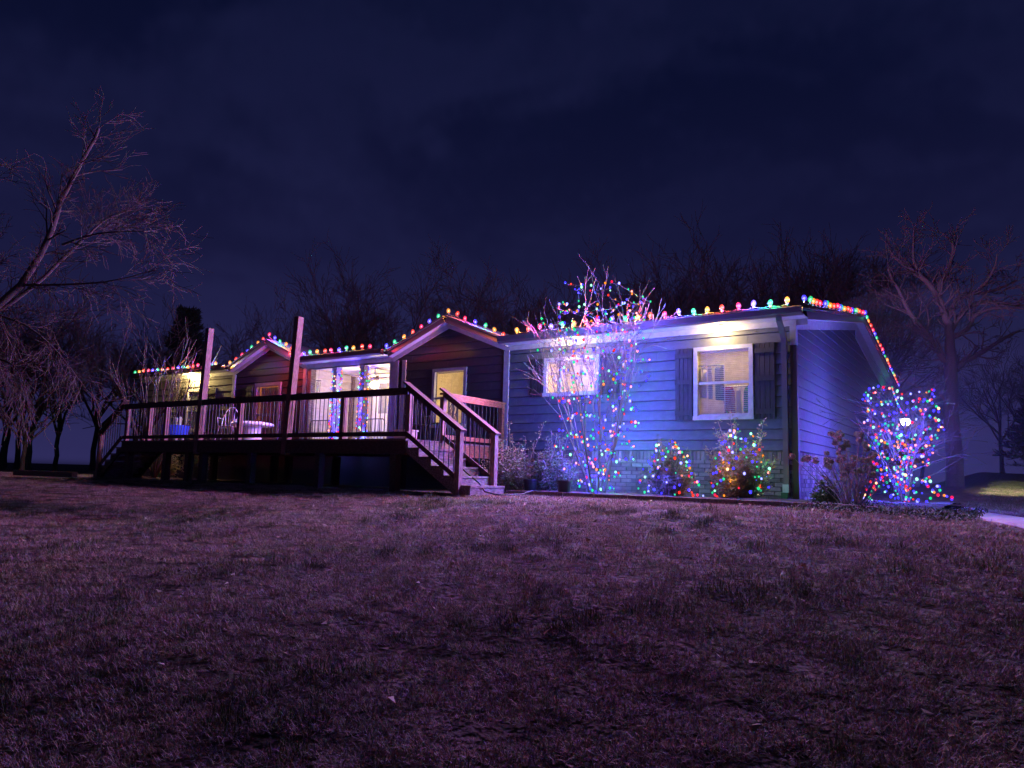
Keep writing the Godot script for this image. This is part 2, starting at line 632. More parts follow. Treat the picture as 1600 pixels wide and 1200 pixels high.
func shutter(h: Node3D, x0: float, y0: float, x1: float, y1: float) -> void:
	var s := group_part("shutter", h)
	var n := 4
	var w := (x1 - x0) / n
	for k in n:
		bx("shutter_board", Vector3(x0 + (k + 0.5) * w, (y0 + y1) / 2, 0.038), Vector3(w - 0.006, y1 - y0, 0.022), M.shutter, s)
	for t in [0.1, 0.53, 0.9]:
		bx("batten", Vector3((x0 + x1) / 2, lerpf(y0, y1, t), 0.058), Vector3(x1 - x0, 0.085, 0.018), M.shutter, s)

func room(h: Node3D, x0: float, x1: float, y0: float, y1: float, depth: float, m: String) -> void:
	# a closed room behind its window: floor, ceiling, back and side walls
	var t := 0.06
	var zb := -0.122
	var r := group_part("room", h)
	bx("room_floor", Vector3((x0 + x1) / 2, y0 - t / 2, zb - depth / 2), Vector3(x1 - x0 + 2 * t, t, depth), M.timber, r)
	bx("room_ceiling", Vector3((x0 + x1) / 2, y1 + t / 2, zb - depth / 2), Vector3(x1 - x0 + 2 * t, t, depth), M.ceiling_white, r)
	bx("room_back_wall", Vector3((x0 + x1) / 2, (y0 + y1) / 2, zb - depth - t / 2), Vector3(x1 - x0 + 2 * t, y1 - y0 + 2 * t, t), M[m], r)
	for s in [x0 - t / 2, x1 + t / 2]:
		bx("room_side_wall", Vector3(s, (y0 + y1) / 2, zb - depth / 2), Vector3(t, y1 - y0 - 0.004, depth - 0.004), M[m], r)

func ceiling_lamp(at: Vector3, energy: float, label: String, c := Color(1.0, 0.70, 0.33)) -> void:
	var t := thing("ceiling_lamp", label, "lamp", at)
	var g := G.new()
	g.ball(Vector3(0, -0.05, 0), Vector3(0.12, 0.07, 0.12), 8, 14)
	part("lamp_glass", g.mesh(), M.lamp_warm, t)
	omni("lamp_light", Vector3(0, -0.05, 0), c, energy, 0.1, t)

func gable(h: Node3D, x0: float, x1: float, rise: float, m: String) -> void:
	# a small front gable: rake boards, soffits and its own roof running back
	var xm := (x0 + x1) / 2
	var ov := 0.16
	var sl := rise / (xm - x0)
	for s in [-1.0, 1.0]:
		var xe: float = xm + s * ((x1 - x0) / 2 + 0.06)
		var ye: float = EAVE + rise - sl * absf(xe - xm)
		var a := Vector3(xe, ye, 0)
		var b := Vector3(xm, EAVE + rise, 0)
		var d := (b - a).normalized()
		var up := Vector3(-d.y, d.x, 0) * (1.0 if d.x > 0 else -1.0)
		# frieze board under the rake, then the rake fascia, then the roof deck
		stick("rake_trim", a + Vector3(0, 0.0, 0.036) - up * 0.05, b + Vector3(0, 0.0, 0.036) - up * 0.05, Vector2(0.10, 0.02), M.trim, h)
		stick("rake_soffit", a + Vector3(0, 0, 0.1) + up * 0.012, b + Vector3(0, 0, 0.1) + up * 0.012, Vector2(0.02, ov), M.trim, h)
		stick("rake_fascia", a + Vector3(0, 0, 0.19) + up * 0.075, b + Vector3(0, 0, 0.19) + up * 0.075, Vector2(0.14, 0.022), M.gutter, h)
		var rd := a.lerp(b, 0.5) + up * 0.14 + Vector3(0, 0, -1.9)
		var bas := Basis(d, up, d.cross(up))
		part("gable_roof", BOX, M.shingle, h, Transform3D(bas * Basis.from_scale(Vector3((b - a).length() + 0.02, 0.04, 4.26)), rd))

func eave(h: Node3D, x0: float, x1: float) -> void:
	bx("frieze_board", Vector3((x0 + x1) / 2, EAVE - 0.05, 0.036), Vector3(x1 - x0, 0.10, 0.02), M.trim, h)
	bx("soffit", Vector3((x0 + x1) / 2, EAVE + 0.012, 0.16), Vector3(x1 - x0, 0.02, 0.34), M.trim, h)
	# gutter: a channel with a rolled lip
	var g := G.new()
	var prof := [Vector2(0.33, 0.0), Vector2(0.40, 0.0), Vector2(0.44, 0.035), Vector2(0.45, 0.12), Vector2(0.462, 0.128), Vector2(0.462, 0.140), Vector2(0.44, 0.140), Vector2(0.43, 0.05), Vector2(0.40, 0.012), Vector2(0.34, 0.012), Vector2(0.34, 0.13), Vector2(0.33, 0.13)]
	for k in prof.size():
		var a: Vector2 = prof[k]
		var b: Vector2 = prof[(k + 1) % prof.size()]
		g.quad(Vector3(x0, EAVE + a.y, a.x), Vector3(x1, EAVE + a.y, a.x), Vector3(x1, EAVE + b.y, b.x), Vector3(x0, EAVE + b.y, b.x))
	part("gutter", g.mesh(), M.gutter, h)

func soffit_light(h: Node3D, x: float, energy: float) -> void:
	var s := group_part("soffit_light", h, Vector3(x, EAVE, 0.18))
	var g := G.new()
	g.lathe([Vector2(0.075, 0.0), Vector2(0.075, -0.02), Vector2(0.055, -0.03), Vector2(0.05, -0.012)], 16)
	part("lamp_collar", g.mesh(), M.trim, s)
	var b := G.new()
	b.ball(Vector3(0, -0.08, 0), Vector3(0.05, 0.055, 0.05), 8, 12)
	part("lamp_bulb", b.mesh(), M.lamp_warm, s)
	omni("lamp_light", Vector3(0, -0.08, 0), Color(1.0, 0.70, 0.24), energy, 0.045, s)

func make_house() -> void:
	var h := thing("house", "long low grey lap-sided house with two small front gables and a brick base", "house")
	var X := Vector3(1, 0, 0)
	var Z := Vector3(0, 0, 1)
	# openings of the front wall, as rectangles of x and height
	var wb := rect(-1.71, 1.40, -0.66, 2.70)        # closet window, right
	var wa := rect(-4.86, 1.94, -3.62, 2.72)        # kitchen window behind the lit tree
	var wg := rect(-7.84, 1.35, -6.88, 2.68)        # gable window
	var dg := rect(-14.22, FLOOR, -13.12, 2.66)     # door in the far gable
	var wl := rect(-17.35, 1.35, -16.35, 2.62)      # far left window
	var porch := rect(-12.0, FLOOR, -9.2, 2.93)
	var right_wall := rect(-5.8, BRICK_TOP, 0.0, EAVE)
	var g2 := PackedVector2Array([Vector2(-9.02, BRICK_TOP), Vector2(-5.8, BRICK_TOP), Vector2(-5.8, EAVE), Vector2(-7.41, EAVE + 0.64), Vector2(-9.02, EAVE)])
	var g1 := PackedVector2Array([Vector2(-15.15, BRICK_TOP), Vector2(-12.2, BRICK_TOP), Vector2(-12.2, EAVE), Vector2(-13.66, EAVE + 0.62), Vector2(-15.15, EAVE)])
	var mid_wall := rect(-12.2, BRICK_TOP, -9.02, EAVE)
	var left_wall := rect(-19.6, BRICK_TOP, -15.15, EAVE)
	siding(h, Vector3.ZERO, X, Z, right_wall, [wb, wa], "siding")
	siding(h, Vector3(0, 0, -0.03), X, Z, g2, [wg], "gable_siding")
	siding(h, Vector3(0, 0, -0.03), X, Z, g1, [dg], "gable_siding")
	siding(h, Vector3.ZERO, X, Z, left_wall, [wl], "siding_pale")
	wall_core(h, "front_wall", Vector3.ZERO, X, Z, right_wall, [wb, wa], M.shadow_sheathing)
	wall_core(h, "front_wall", Vector3(0, 0, -0.03), X, Z, g2, [wg], M.shadow_sheathing)
	wall_core(h, "front_wall", Vector3(0, 0, -0.03), X, Z, g1, [dg], M.shadow_sheathing)
	wall_core(h, "front_wall", Vector3.ZERO, X, Z, left_wall, [wl], M.shadow_sheathing)
	wall_core(h, "porch_wall", Vector3(0, 0, 0.0), X, Z, mid_wall, [porch], M.grey_trim)
	# right end wall with its broad low gable, and the rear
	var deep := 11.4
	var ridge := 1.02
	var end_wall := PackedVector2Array([Vector2(0, BRICK_TOP), Vector2(deep, BRICK_TOP), Vector2(deep, EAVE), Vector2(deep / 2, EAVE + ridge), Vector2(0, EAVE)])
	siding(h, Vector3(0.0, 0, 0), -Z, X, end_wall, [], "siding")
	wall_core(h, "end_wall", Vector3(0.0, 0, 0), -Z, X, end_wall, [], M.shadow_sheathing)
	wall_core(h, "end_wall", Vector3(-19.6, 0, 0), -Z, -X, end_wall, [], M.shadow_sheathing)
	bx("rear_wall", Vector3(-9.8, (BRICK_TOP + EAVE) / 2, -deep), Vector3(19.36, EAVE - BRICK_TOP, 0.14), M.siding, h)
	# roof: two long slopes
	var sl := ridge / (deep / 2)
	for s in [1.0, -1.0]:
		var run := deep / 2 + 0.4
		var a := Vector3(-9.8, EAVE + ridge + 0.16, -deep / 2)
		if s > 0.0:
			run = deep / 2 - 0.1
		var b := a + Vector3(0, -sl * run, s * run)
		var d := (b - a).normalized()
		var up := Vector3(0, absf(d.z), -d.y * signf(d.z))
		part("roof_slope", BOX, M.shingle, h, Transform3D(Basis(X * 20.1, up * 0.05, d * (b - a).length()), (a + b) / 2))
		if s > 0.0:
			# the overhang beyond the wall, left out under the two gables
			var c := b + Vector3(0, -sl * 0.5, 0.5)
			for ends in [[-19.85, -15.3], [-12.05, -9.15], [-5.7, 0.25]]:
				part("roof_edge", BOX, M.shingle, h, Transform3D(Basis(X * (ends[1] - ends[0]), up * 0.046, d * ((c - b).length() - 0.004)), (b + c) / 2 + X * ((ends[0] + ends[1]) / 2 + 9.8)))
		# rake of the end gable: white frieze, soffit, dark fascia
		var ea := Vector3(0.0, EAVE + ridge, -deep / 2)
		var eb := ea + Vector3(0, -sl * (deep / 2 + 0.05), s * (deep / 2 + 0.05))
		var broad := 0.16 if s > 0.0 else 0.36
		stick("rake_trim", ea + Vector3(0.048, -broad / 2, 0), eb + Vector3(0.048, -broad / 2, 0), Vector2(0.02, broad), M.trim, h)
		stick("rake_soffit", ea + Vector3(0.12, 0.012, 0), eb + Vector3(0.12, 0.012, 0), Vector2(0.2, 0.02), M.trim, h)
		stick("rake_fascia", ea + Vector3(0.225, 0.075, 0), eb + Vector3(0.225, 0.075, 0), Vector2(0.022, 0.15), M.gutter, h)
	eave(h, -5.78, 0.24)
	eave(h, -12.1, -9.1)
	eave(h, -19.9, -15.2)
	gable(h, -9.02, -5.8, 0.64, "gable_siding")
	gable(h, -15.15, -12.17, 0.62, "gable_siding")
	# corner boards
	bx("corner_board", Vector3(-5.80, (BRICK_TOP + EAVE) / 2 - 0.05, 0.03), Vector3(0.13, EAVE - BRICK_TOP - 0.1, 0.045), M.grey_trim, h)
	bx("corner_board", Vector3(-15.15, (BRICK_TOP + EAVE) / 2 - 0.05, 0.03), Vector3(0.11, EAVE - BRICK_TOP - 0.1, 0.045), M.trim, h)
	bx("corner_board", Vector3(-12.17, (BRICK_TOP + EAVE) / 2 - 0.05, 0.012), Vector3(0.12, EAVE - BRICK_TOP - 0.1, 0.05), M.grey_trim, h)
	for s in [-8.95, -8.72]:
		bx("corner_board", Vector3(s, (BRICK_TOP + EAVE) / 2 - 0.05, 0.012), Vector3(0.1, EAVE - BRICK_TOP - 0.1, 0.05), M.grey_trim, h)
	bx("corner_board", Vector3(0.008, (0.05 + 2.62) / 2, 0.012), Vector3(0.10, 2.57, 0.10), M.corner_brown, h)
	bx("corner_board", Vector3(0.008, (2.622 + EAVE) / 2, 0.012), Vector3(0.104, EAVE - 2.63, 0.104), M.trim, h)
	# downspout with its offset elbow
	var ds := group_part("downspout", h)
	var dg1 := G.new()
	var line := [Vector3(-0.13, EAVE + 0.02, 0.40), Vector3(-0.13, EAVE - 0.06, 0.39), Vector3(-0.13, EAVE - 0.30, 0.11), Vector3(-0.13, EAVE - 0.40, 0.085), Vector3(-0.13, 0.32, 0.085)]
	for k in line.size() - 1:
		var a: Vector3 = line[k]
		var b: Vector3 = line[k + 1]
		var y := (b - a).normalized()
		dg1.box((a + b) / 2, Vector3(0.085, (b - a).length() + 0.01, 0.06), Basis(X, y, X.cross(y)))
	part("pipe", dg1.mesh(), M.downspout, ds)
	for y in [0.7, 1.7, 2.5]:
		bx("strap", Vector3(-0.13, y, 0.085), Vector3(0.10, 0.03, 0.07), M.downspout, ds)
	bx("outlet", Vector3(-0.13, 0.25, 0.11), Vector3(0.10, 0.13, 0.10), M.trim, ds)
	bx("elbow", Vector3(-0.13, 0.14, 0.16), Vector3(0.11, 0.09, 0.17), M.black_metal, ds)
	# windows, shutters, door
	window(h, -1.71, 1.40, -0.66, 2.70, true, 1.52)
	window(h, -4.86, 1.94, -3.62, 2.72, false, 2.42)
	window(h, -7.84, 1.35, -6.88, 2.68, true, 2.06, "grey_trim", 0.14).position.z = -0.03
	window(h, -17.35, 1.35, -16.35, 2.62, true, 1.5)
	shutter(h, -2.06, 1.40, -1.74, 2.70)
	shutter(h, -0.63, 1.40, -0.30, 2.70)
	shutter(h, -5.20, 1.94, -4.89, 2.72)
	shutter(h, -3.56, 1.94, -3.20, 2.72)
	shutter(h, -16.32, 1.35, -15.95, 2.62)
	shutter(h, -17.75, 1.35, -17.38, 2.62)
	shutter(h, -14.55, 1.4, -14.27, 2.62)
	# far gable: glazed door with an amber curtain behind
	var d := group_part("door", h, Vector3(-13.67, FLOOR, -0.03))
	for s in [-0.5, 0.5]:
		bx("door_frame", Vector3(s, 0.865, 0.02), Vector3(0.1, 1.73, 0.08), M.grey_trim, d)
	bx("door_frame", Vector3(0, 1.68, 0.021), Vector3(0.9, 0.1, 0.082), M.grey_trim, d)
	bx("door_rail", Vector3(0, 0.12, 0.0), Vector3(0.89, 0.24, 0.045), M.grey_trim, d)
	bx("door_rail", Vector3(0, 0.86, 0.0), Vector3(0.89, 0.06, 0.04), M.grey_trim, d)
	bx("pane", Vector3(0, 0.93, 0.0), Vector3(0.88, 1.4, 0.006), M.pane, d)
	var cg := G.new()
	for k in 18:
		var xa := lerpf(-0.44, 0.44, k / 18.0)
		var xb := lerpf(-0.44, 0.44, (k + 1) / 18.0)
		var za := -0.10 + 0.022 * sin(k * 1.7)
		var zb := -0.10 + 0.022 * sin((k + 1) * 1.7)
		cg.quad(Vector3(xa, 0.05, za), Vector3(xa, 1.62, za), Vector3(xb, 1.62, zb), Vector3(xb, 0.05, zb))
	(M.cloth_amber as StandardMaterial3D).backlight = lin(0.45, 0.25, 0.12)
	part("curtain", cg.mesh(), M.cloth_amber, d)
	# rooms
	room(h, -2.9, -0.35, 0.93, 2.98, 1.9, "room_wall")
	room(h, -5.6, -3.1, 0.93, 2.98, 2.2, "room_wall")
	room(h, -8.7, -6.2, 0.93, 2.98, 2.4, "room_wall")
	room(h, -15.0, -12.5, 0.93, 2.98, 1.6, "amber_wall")
	room(h, -18.6, -15.6, 0.93, 2.98, 2.0, "room_wall")
	# porch recess
	var zb2 := -1.5
	var po := group_part("porch", h)
	bx("porch_floor", Vector3(-10.6, FLOOR - 0.03, zb2 / 2), Vector3(2.8, 0.06, -zb2), M.step_timber, po)
	bx("porch_ceiling", Vector3(-10.6, 2.99, zb2 / 2 - 0.06), Vector3(3.0, 0.06, -zb2 + 0.1), M.ceiling_white, po)
	bx("porch_right_wall", Vector3(-9.17, 1.96, zb2 / 2 - 0.06), Vector3(0.06, 2.05, -zb2 - 0.12), M.porch_siding, po)
	bx("porch_back_wall", Vector3(-10.6, 1.96, zb2 - 0.06), Vector3(3.0, 2.1, 0.06), M.room_wall, po)
	bx("porch_left_wall", Vector3(-12.06, 1.96, zb2 / 2 - 0.06), Vector3(0.06, 2.05, -zb2 - 0.12), M.room_wall, po)
	siding(po, Vector3(-12.03, 0, -0.12), -Z, X, rect(0.0, FLOOR, -zb2 - 0.12, 2.95), [], "porch_siding", 0.2)
	siding(po, Vector3(-12.0, 0, zb2 - 0.03), X, Z, rect(0.0, FLOOR, 1.0, 2.95), [], "porch_siding", 0.2)
	bx("porch_corner_trim", Vector3(-11.97, 1.94, zb2 + 0.02), Vector3(0.09, 2.0, 0.09), M.step_timber, po)
	bx("porch_jamb", Vector3(-11.98, 1.93, -0.05), Vector3(0.10, 2.0, 0.16), M.step_timber, po)
	# porch door and its sidelight
	var pd := group_part("porch_door", h, Vector3(-10.6, FLOOR, zb2))
	for s in [-0.5, 0.5]:
		bx("door_frame", Vector3(s, 1.0, 0.0), Vector3(0.1, 2.0, 0.1), M.door_white, pd)
	bx("door_frame", Vector3(0, 1.95, 0.002), Vector3(0.9, 0.1, 0.1), M.door_white, pd)
	bx("door_leaf", Vector3(0, 0.95, -0.01), Vector3(0.88, 1.88, 0.04), M.door_white, pd)
	for y in [[0.2, 0.8], [0.95, 1.75]]:
		for s in [-0.21, 0.21]:
			bx("door_panel", Vector3(s, (y[0] + y[1]) / 2, 0.014), Vector3(0.32, y[1] - y[0], 0.016), M.grey_trim if y[0] > 0.9 else M.door_white, pd)
	var kn := G.new()
	kn.ball(Vector3(0.37, 0.92, 0.05), Vector3(0.03, 0.03, 0.03))
	part("door_handle", kn.mesh(), M.chrome, pd)
	for k in 3:
		bx("porch_panel", Vector3(-9.85 + k * 0.2, 1.9, zb2 + 0.02), Vector3(0.14, 1.9, 0.06), M.grey_trim if k == 1 else M.door_white, po)
	soffit_light(h, -1.2, 2.2)
	soffit_light(h, -4.2, 2.2)
	soffit_light(h, -17.05, 5.0)
	# brick base: the soldier course on top, running bond below
	bx("foundation", Vector3(-9.8, 0.40, -0.10), Vector3(19.5, 0.88, 0.14), M.mortar, h)
	bx("foundation", Vector3(-0.09, 0.40, -5.75), Vector3(0.14, 0.88, 11.14), M.mortar, h)
	bx("foundation", Vector3(-9.8, 0.40, -11.36), Vector3(19.5, 0.88, 0.14), M.mortar, h)
	bx("foundation", Vector3(-19.5, 0.40, -5.75), Vector3(0.14, 0.88, 11.14), M.mortar, h)
	var bricks := []
	for vv in 3:
		var bg := G.new()
		for sgn in [0]:
			bg.box(Vector3.ZERO, Vector3(0.200, 0.059, 0.06))
		for i in bg.v.size():
			bg.v[i] += Vector3(sin(i * 3.1 + vv), cos(i * 1.7 + vv * 2), sin(i * 2.3 + vv)) * 0.0012
		bricks.append(bg.mesh())
	var sm := [G.new(), G.new(), G.new(), G.new()]
	for row in 10:
		var y := -0.02 + 0.0725 * (row + 0.5)
		var x := -5.62 + (0.1075 if row % 2 else 0.0)
		while x < -0.05:
			var xf := Transform3D(Basis(Vector3(0, 0, 1), rng.randf_range(-0.006, 0.006)), Vector3(x, y, -0.028 + rng.randf_range(-0.004, 0.004)))
			part("brick", bricks[rng.randi() % 3], M["brick_%d" % [0, 0, 1, 2, 3, 1][rng.randi() % 6]], h, xf)
			x += 0.215
		var z := -0.1 - (0.1075 if row % 2 else 0.0)
		while z > -6.0:
			sm[rng.randi() % 4].box(Vector3(-0.028 + rng.randf_range(-0.004, 0.004), y, z), Vector3(0.06, 0.062, 0.203))
			z -= 0.215
	var xx := -5.7
	while xx < -0.06:
		sm[rng.randi() % 4].box(Vector3(xx, 0.778, -0.024 + rng.randf_range(-0.004, 0.004)), Vector3(0.062, 0.155, 0.06))
		xx += 0.0725
	xx = -0.1
	while xx > -6.0:
		sm[rng.randi() % 4].box(Vector3(-0.024, 0.778, xx), Vector3(0.06, 0.155, 0.062))
		xx -= 0.0725
	for k in 4:
		stuff(part("small_bricks", sm[k].mesh(), M["brick_%d" % k], h))
	ceiling_lamp(Vector3(-1.5, 2.97, -0.95), 1.2, "round ceiling lamp inside the closet window at right")
	ceiling_lamp(Vector3(-4.0, 2.97, -0.9), 7.5, "round ceiling lamp inside the kitchen window behind the lit tree")
	ceiling_lamp(Vector3(-13.6, 2.97, -0.9), 1.8, "round ceiling lamp behind the amber door curtain", Color(1.0, 0.55, 0.22))
	var pl := thing("pendant_lamp", "warm globe pendant lamp seen through the blind of the gable window", "lamp", Vector3(-7.25, 2.36, -0.75))
	var pg := G.new()
	pg.ball(Vector3.ZERO, Vector3(0.075, 0.075, 0.075), 8, 12)
	part("globe", pg.mesh(), M.lamp_warm, pl)
	var pc := G.new()
	pc.tube([Vector3(0, 0.075, 0), Vector3(0, 0.62, 0)], [0.006, 0.006], 5)
	part("cord", pc.mesh(), M.black_metal, pl)
	omni("lamp_light", Vector3.ZERO, Color(1.0, 0.74, 0.34), 2.4, 0.07, pl)


# ---------------------------------------------------------------- deck
func balusters(p: Node3D, a: Vector3, b: Vector3, h0: float, h1: float, gap := 0.115) -> void:
	# black metal balusters between the rails; a and b are the foot line, h0 and h1 heights over it
	var g := G.new()
	g.tube([Vector3(0, h0, 0), Vector3(0, h1, 0)], [0.0095, 0.0095], 6)
	var ms := g.mesh()
	var n := int((b - a).length() / gap)
	for k in range(1, n):
		part("baluster", ms, M.black_metal, p, Transform3D(Basis(), a.lerp(b, k / float(n))))

func make_deck() -> void:
	var d := thing("deck", "long brown timber deck with black metal balusters in front of the house", "deck")
	var x0 := -15.25
	var x1 := -5.85
	var z1 := 3.0
	var n := 21
	for k in n:
		var z := 0.06 + (k + 0.5) * (z1 + 0.02 - 0.06) / n
		bx("deck_board", Vector3((x0 + x1) / 2 + rng.randf_range(-0.004, 0.004), FLOOR - 0.016 + rng.randf_range(-0.001, 0.001), z), Vector3(x1 - x0 + 0.02, 0.032, 0.134), M.step_timber, d)
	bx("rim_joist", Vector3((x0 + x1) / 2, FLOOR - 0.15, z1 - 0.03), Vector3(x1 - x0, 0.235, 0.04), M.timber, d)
	bx("rim_joist", Vector3(x1 - 0.02, FLOOR - 0.15, z1 / 2), Vector3(0.04, 0.235, z1 - 0.12), M.timber_red_lit, d)
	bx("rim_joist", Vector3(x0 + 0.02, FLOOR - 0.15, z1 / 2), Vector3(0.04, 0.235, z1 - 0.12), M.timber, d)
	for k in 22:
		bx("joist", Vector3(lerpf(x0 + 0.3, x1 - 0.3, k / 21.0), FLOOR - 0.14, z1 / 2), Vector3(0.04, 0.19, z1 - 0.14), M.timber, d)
	for x in [-15.1, -13.45, -12.55, -12.0, -10.3, -8.2, -6.2]:
		for z in [0.5, 2.85]:
			var y0 := land(x, z) - 0.1
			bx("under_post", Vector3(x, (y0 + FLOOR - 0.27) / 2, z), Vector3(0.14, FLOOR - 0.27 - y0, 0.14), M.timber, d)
	# front railing
	var rail := FLOOR + 0.9
	for x in [-15.2, -14.2, -13.5, -10.7, -7.54, -5.87]:
		bx("rail_post", Vector3(x, FLOOR + 0.42, z1 - 0.09), Vector3(0.09, 0.84, 0.09), M.timber_upright, d)
	stick("tall_post", Vector3(-12.12, FLOOR - 0.3, z1 - 0.06), Vector3(-12.0, 3.46, z1 - 0.05), Vector2(0.13, 0.13), M.timber_upright, d)
	stick("tall_post", Vector3(-9.12, FLOOR - 0.3, z1 - 0.06), Vector3(-8.95, 3.42, z1 - 0.05), Vector2(0.13, 0.13), M.timber_upright, d)
	bx("top_rail", Vector3((x0 + x1) / 2, rail - 0.012, z1 - 0.08), Vector3(x1 - x0 + 0.1, 0.036, 0.15), M.timber, d)
	bx("rail_board", Vector3((x0 + x1) / 2, rail - 0.076, z1 - 0.022), Vector3(x1 - x0, 0.09, 0.036), M.timber, d)
	bx("bottom_rail", Vector3((x0 + x1) / 2, FLOOR + 0.085, z1 - 0.03), Vector3(x1 - x0, 0.08, 0.036), M.timber, d)
	balusters(d, Vector3(x0, 0, z1 - 0.055), Vector3(x1, 0, z1 - 0.055), FLOOR + 0.05, rail - 0.05)
	# right side railing, from the stair head back to the wall
	var zr := 1.98
	bx("rail_post", Vector3(x1 - 0.02, FLOOR + 0.42, zr), Vector3(0.09, 0.84, 0.09), M.timber_upright, d)
	bx("rail_post", Vector3(x1 + 0.03, FLOOR + 0.30, 0.14), Vector3(0.09, 1.16, 0.09), M.timber_red_lit, d)
	bx("top_rail", Vector3(x1 + 0.0, rail - 0.002, (zr + 0.1) / 2), Vector3(0.15, 0.036, zr - 0.0), M.timber_red_lit, d)
	bx("rail_board", Vector3(x1 + 0.055, rail - 0.068, (zr + 0.2) / 2), Vector3(0.036, 0.09, zr - 0.2), M.timber_red_lit, d)
	bx("bottom_rail", Vector3(x1 + 0.04, FLOOR + 0.085, (zr + 0.2) / 2), Vector3(0.036, 0.08, zr - 0.2), M.timber_red_lit, d)
	balusters(d, Vector3(x1 + 0.02, 0, zr), Vector3(x1 + 0.02, 0, 0.14), FLOOR + 0.05, rail - 0.05, 0.13)

func stair(called: String, label: String, top: Vector3, dir: float, rise: float, steps: int, going: float, z_front: float, z_back: float, rail_len: float, m: Material) -> void:
	# a flight running along x: treads, risers, cut strings and two railings
	var s := thing(called, label, "stairs", top)
	var r := rise / (steps + 1)
	var zm := (z_front + z_back) / 2
	var w := z_front - z_back
	for k in steps:
		var y := -r * (k + 1)
		var x: float = dir * going * (k + 0.5)
		bx("tread", Vector3(x, y - 0.018, zm), Vector3(going + 0.03, 0.036, w), M.step_timber, s)
		bx("riser", Vector3(dir * going * (k + 1) - dir * 0.012, y - r / 2 - 0.02, zm), Vector3(0.022, r - 0.04, w - 0.02), M.step_timber, s)
	bx("riser", Vector3(dir * 0.012, -r / 2 - 0.02, zm), Vector3(0.022, r - 0.04, w - 0.02), M.step_timber, s)
	for z in [z_front - 0.03, z_back + 0.03]:
		var g := G.new()
		var poly := PackedVector2Array([Vector2(0, -0.25)])
		poly.append(Vector2(0, -r - 0.04))
		for k in steps:
			poly.append(Vector2(dir * (going * (k + 1) - 0.03), -r * (k + 1) - 0.04))
			if k < steps - 1:
				poly.append(Vector2(dir * (going * (k + 1) - 0.03), -r * (k + 2) - 0.04))
		poly.append(Vector2(dir * (going * steps - 0.03), -rise))
		poly.append(Vector2(dir * (going * (steps - 1.2)), -rise))
		var f1 := func(p: Vector2) -> Vector3: return Vector3(p.x, p.y, z + 0.02)
		var f2 := func(p: Vector2) -> Vector3: return Vector3(p.x, p.y, z - 0.02)
		g.plate(poly, f1, f2)
		g.plate(poly, f2, f1)
		part("string_board", g.mesh(), m, s)
	var drop: float = rise * (rail_len / (going * steps))
	for z in [z_front + 0.015, z_back]:
		var a := Vector3(0.0, 0.95, z)
		var b := Vector3(dir * (rail_len + 0.08), 0.95 - drop * (rail_len + 0.08) / rail_len, z)
		stick("hand_rail", a + Vector3(-dir * 0.06, 0.045, 0), b, Vector2(0.036, 0.15), M.timber, s)
		stick("rail_board", a + Vector3(0, -0.06, 0), b + Vector3(-dir * 0.08, 0.01, 0), Vector2(0.09, 0.04), M.timber, s)
		stick("bottom_rail", a + Vector3(0, -0.86, 0), b + Vector3(-dir * 0.08, -0.80, 0), Vector2(0.08, 0.036), M.timber, s)
		var n := int(rail_len / 0.1)
		for k in range(1, n):
			var t := k / float(n)
			var bg := G.new()
			var yb := 0.95 - drop * t
			bg.tube([Vector3(dir * rail_len * t, yb - 0.84, z), Vector3(dir * rail_len * t, yb - 0.05, z)], [0.0095, 0.0095], 6)
			part("baluster", bg.mesh(), M.black_metal, s)
		bx("newel_post", Vector3(dir * rail_len, (0.92 - drop - rise) / 2, z), Vector3(0.10, 0.92 - drop + rise, 0.10), M.timber_upright, s)

func make_stairs() -> void:
	stair("deck_stairs", "timber stairs down from the deck beside the bushes, black balusters both sides", Vector3(-5.84, FLOOR, 0), 1.0, 0.93, 5, 0.285, 2.98, 2.0, 1.19, M.step_timber)
	stair("deck_stairs", "dark timber stairs at the far left end of the deck", Vector3(-15.26, FLOOR, 0), -1.0, 0.93, 5, 0.25, 2.98, 1.9, 0.98, M.timber)


# ---------------------------------------------------------------- light strings
var bulb_shell: ArrayMesh
var bulb_core: ArrayMesh
var mini_mesh: ArrayMesh

func bulb_meshes() -> void:
	var g := G.new()
	g.lathe([Vector2(0.0, 0.062), Vector2(0.019, 0.056), Vector2(0.034, 0.036), Vector2(0.041, 0.005), Vector2(0.036, -0.02), Vector2(0.022, -0.04), Vector2(0.0, -0.042)].map(func(p): return Vector2(p.x, -p.y) if false else p), 12)
	bulb_shell = g.mesh()
	var c := G.new()
	c.ball(Vector3(0, 0.004, 0), Vector3(0.018, 0.026, 0.018), 6, 8)
	bulb_core = c.mesh()
	var m := G.new()
	m.ball(Vector3.ZERO, Vector3(0.022, 0.025, 0.022), 4, 6)
	mini_mesh = m.mesh()

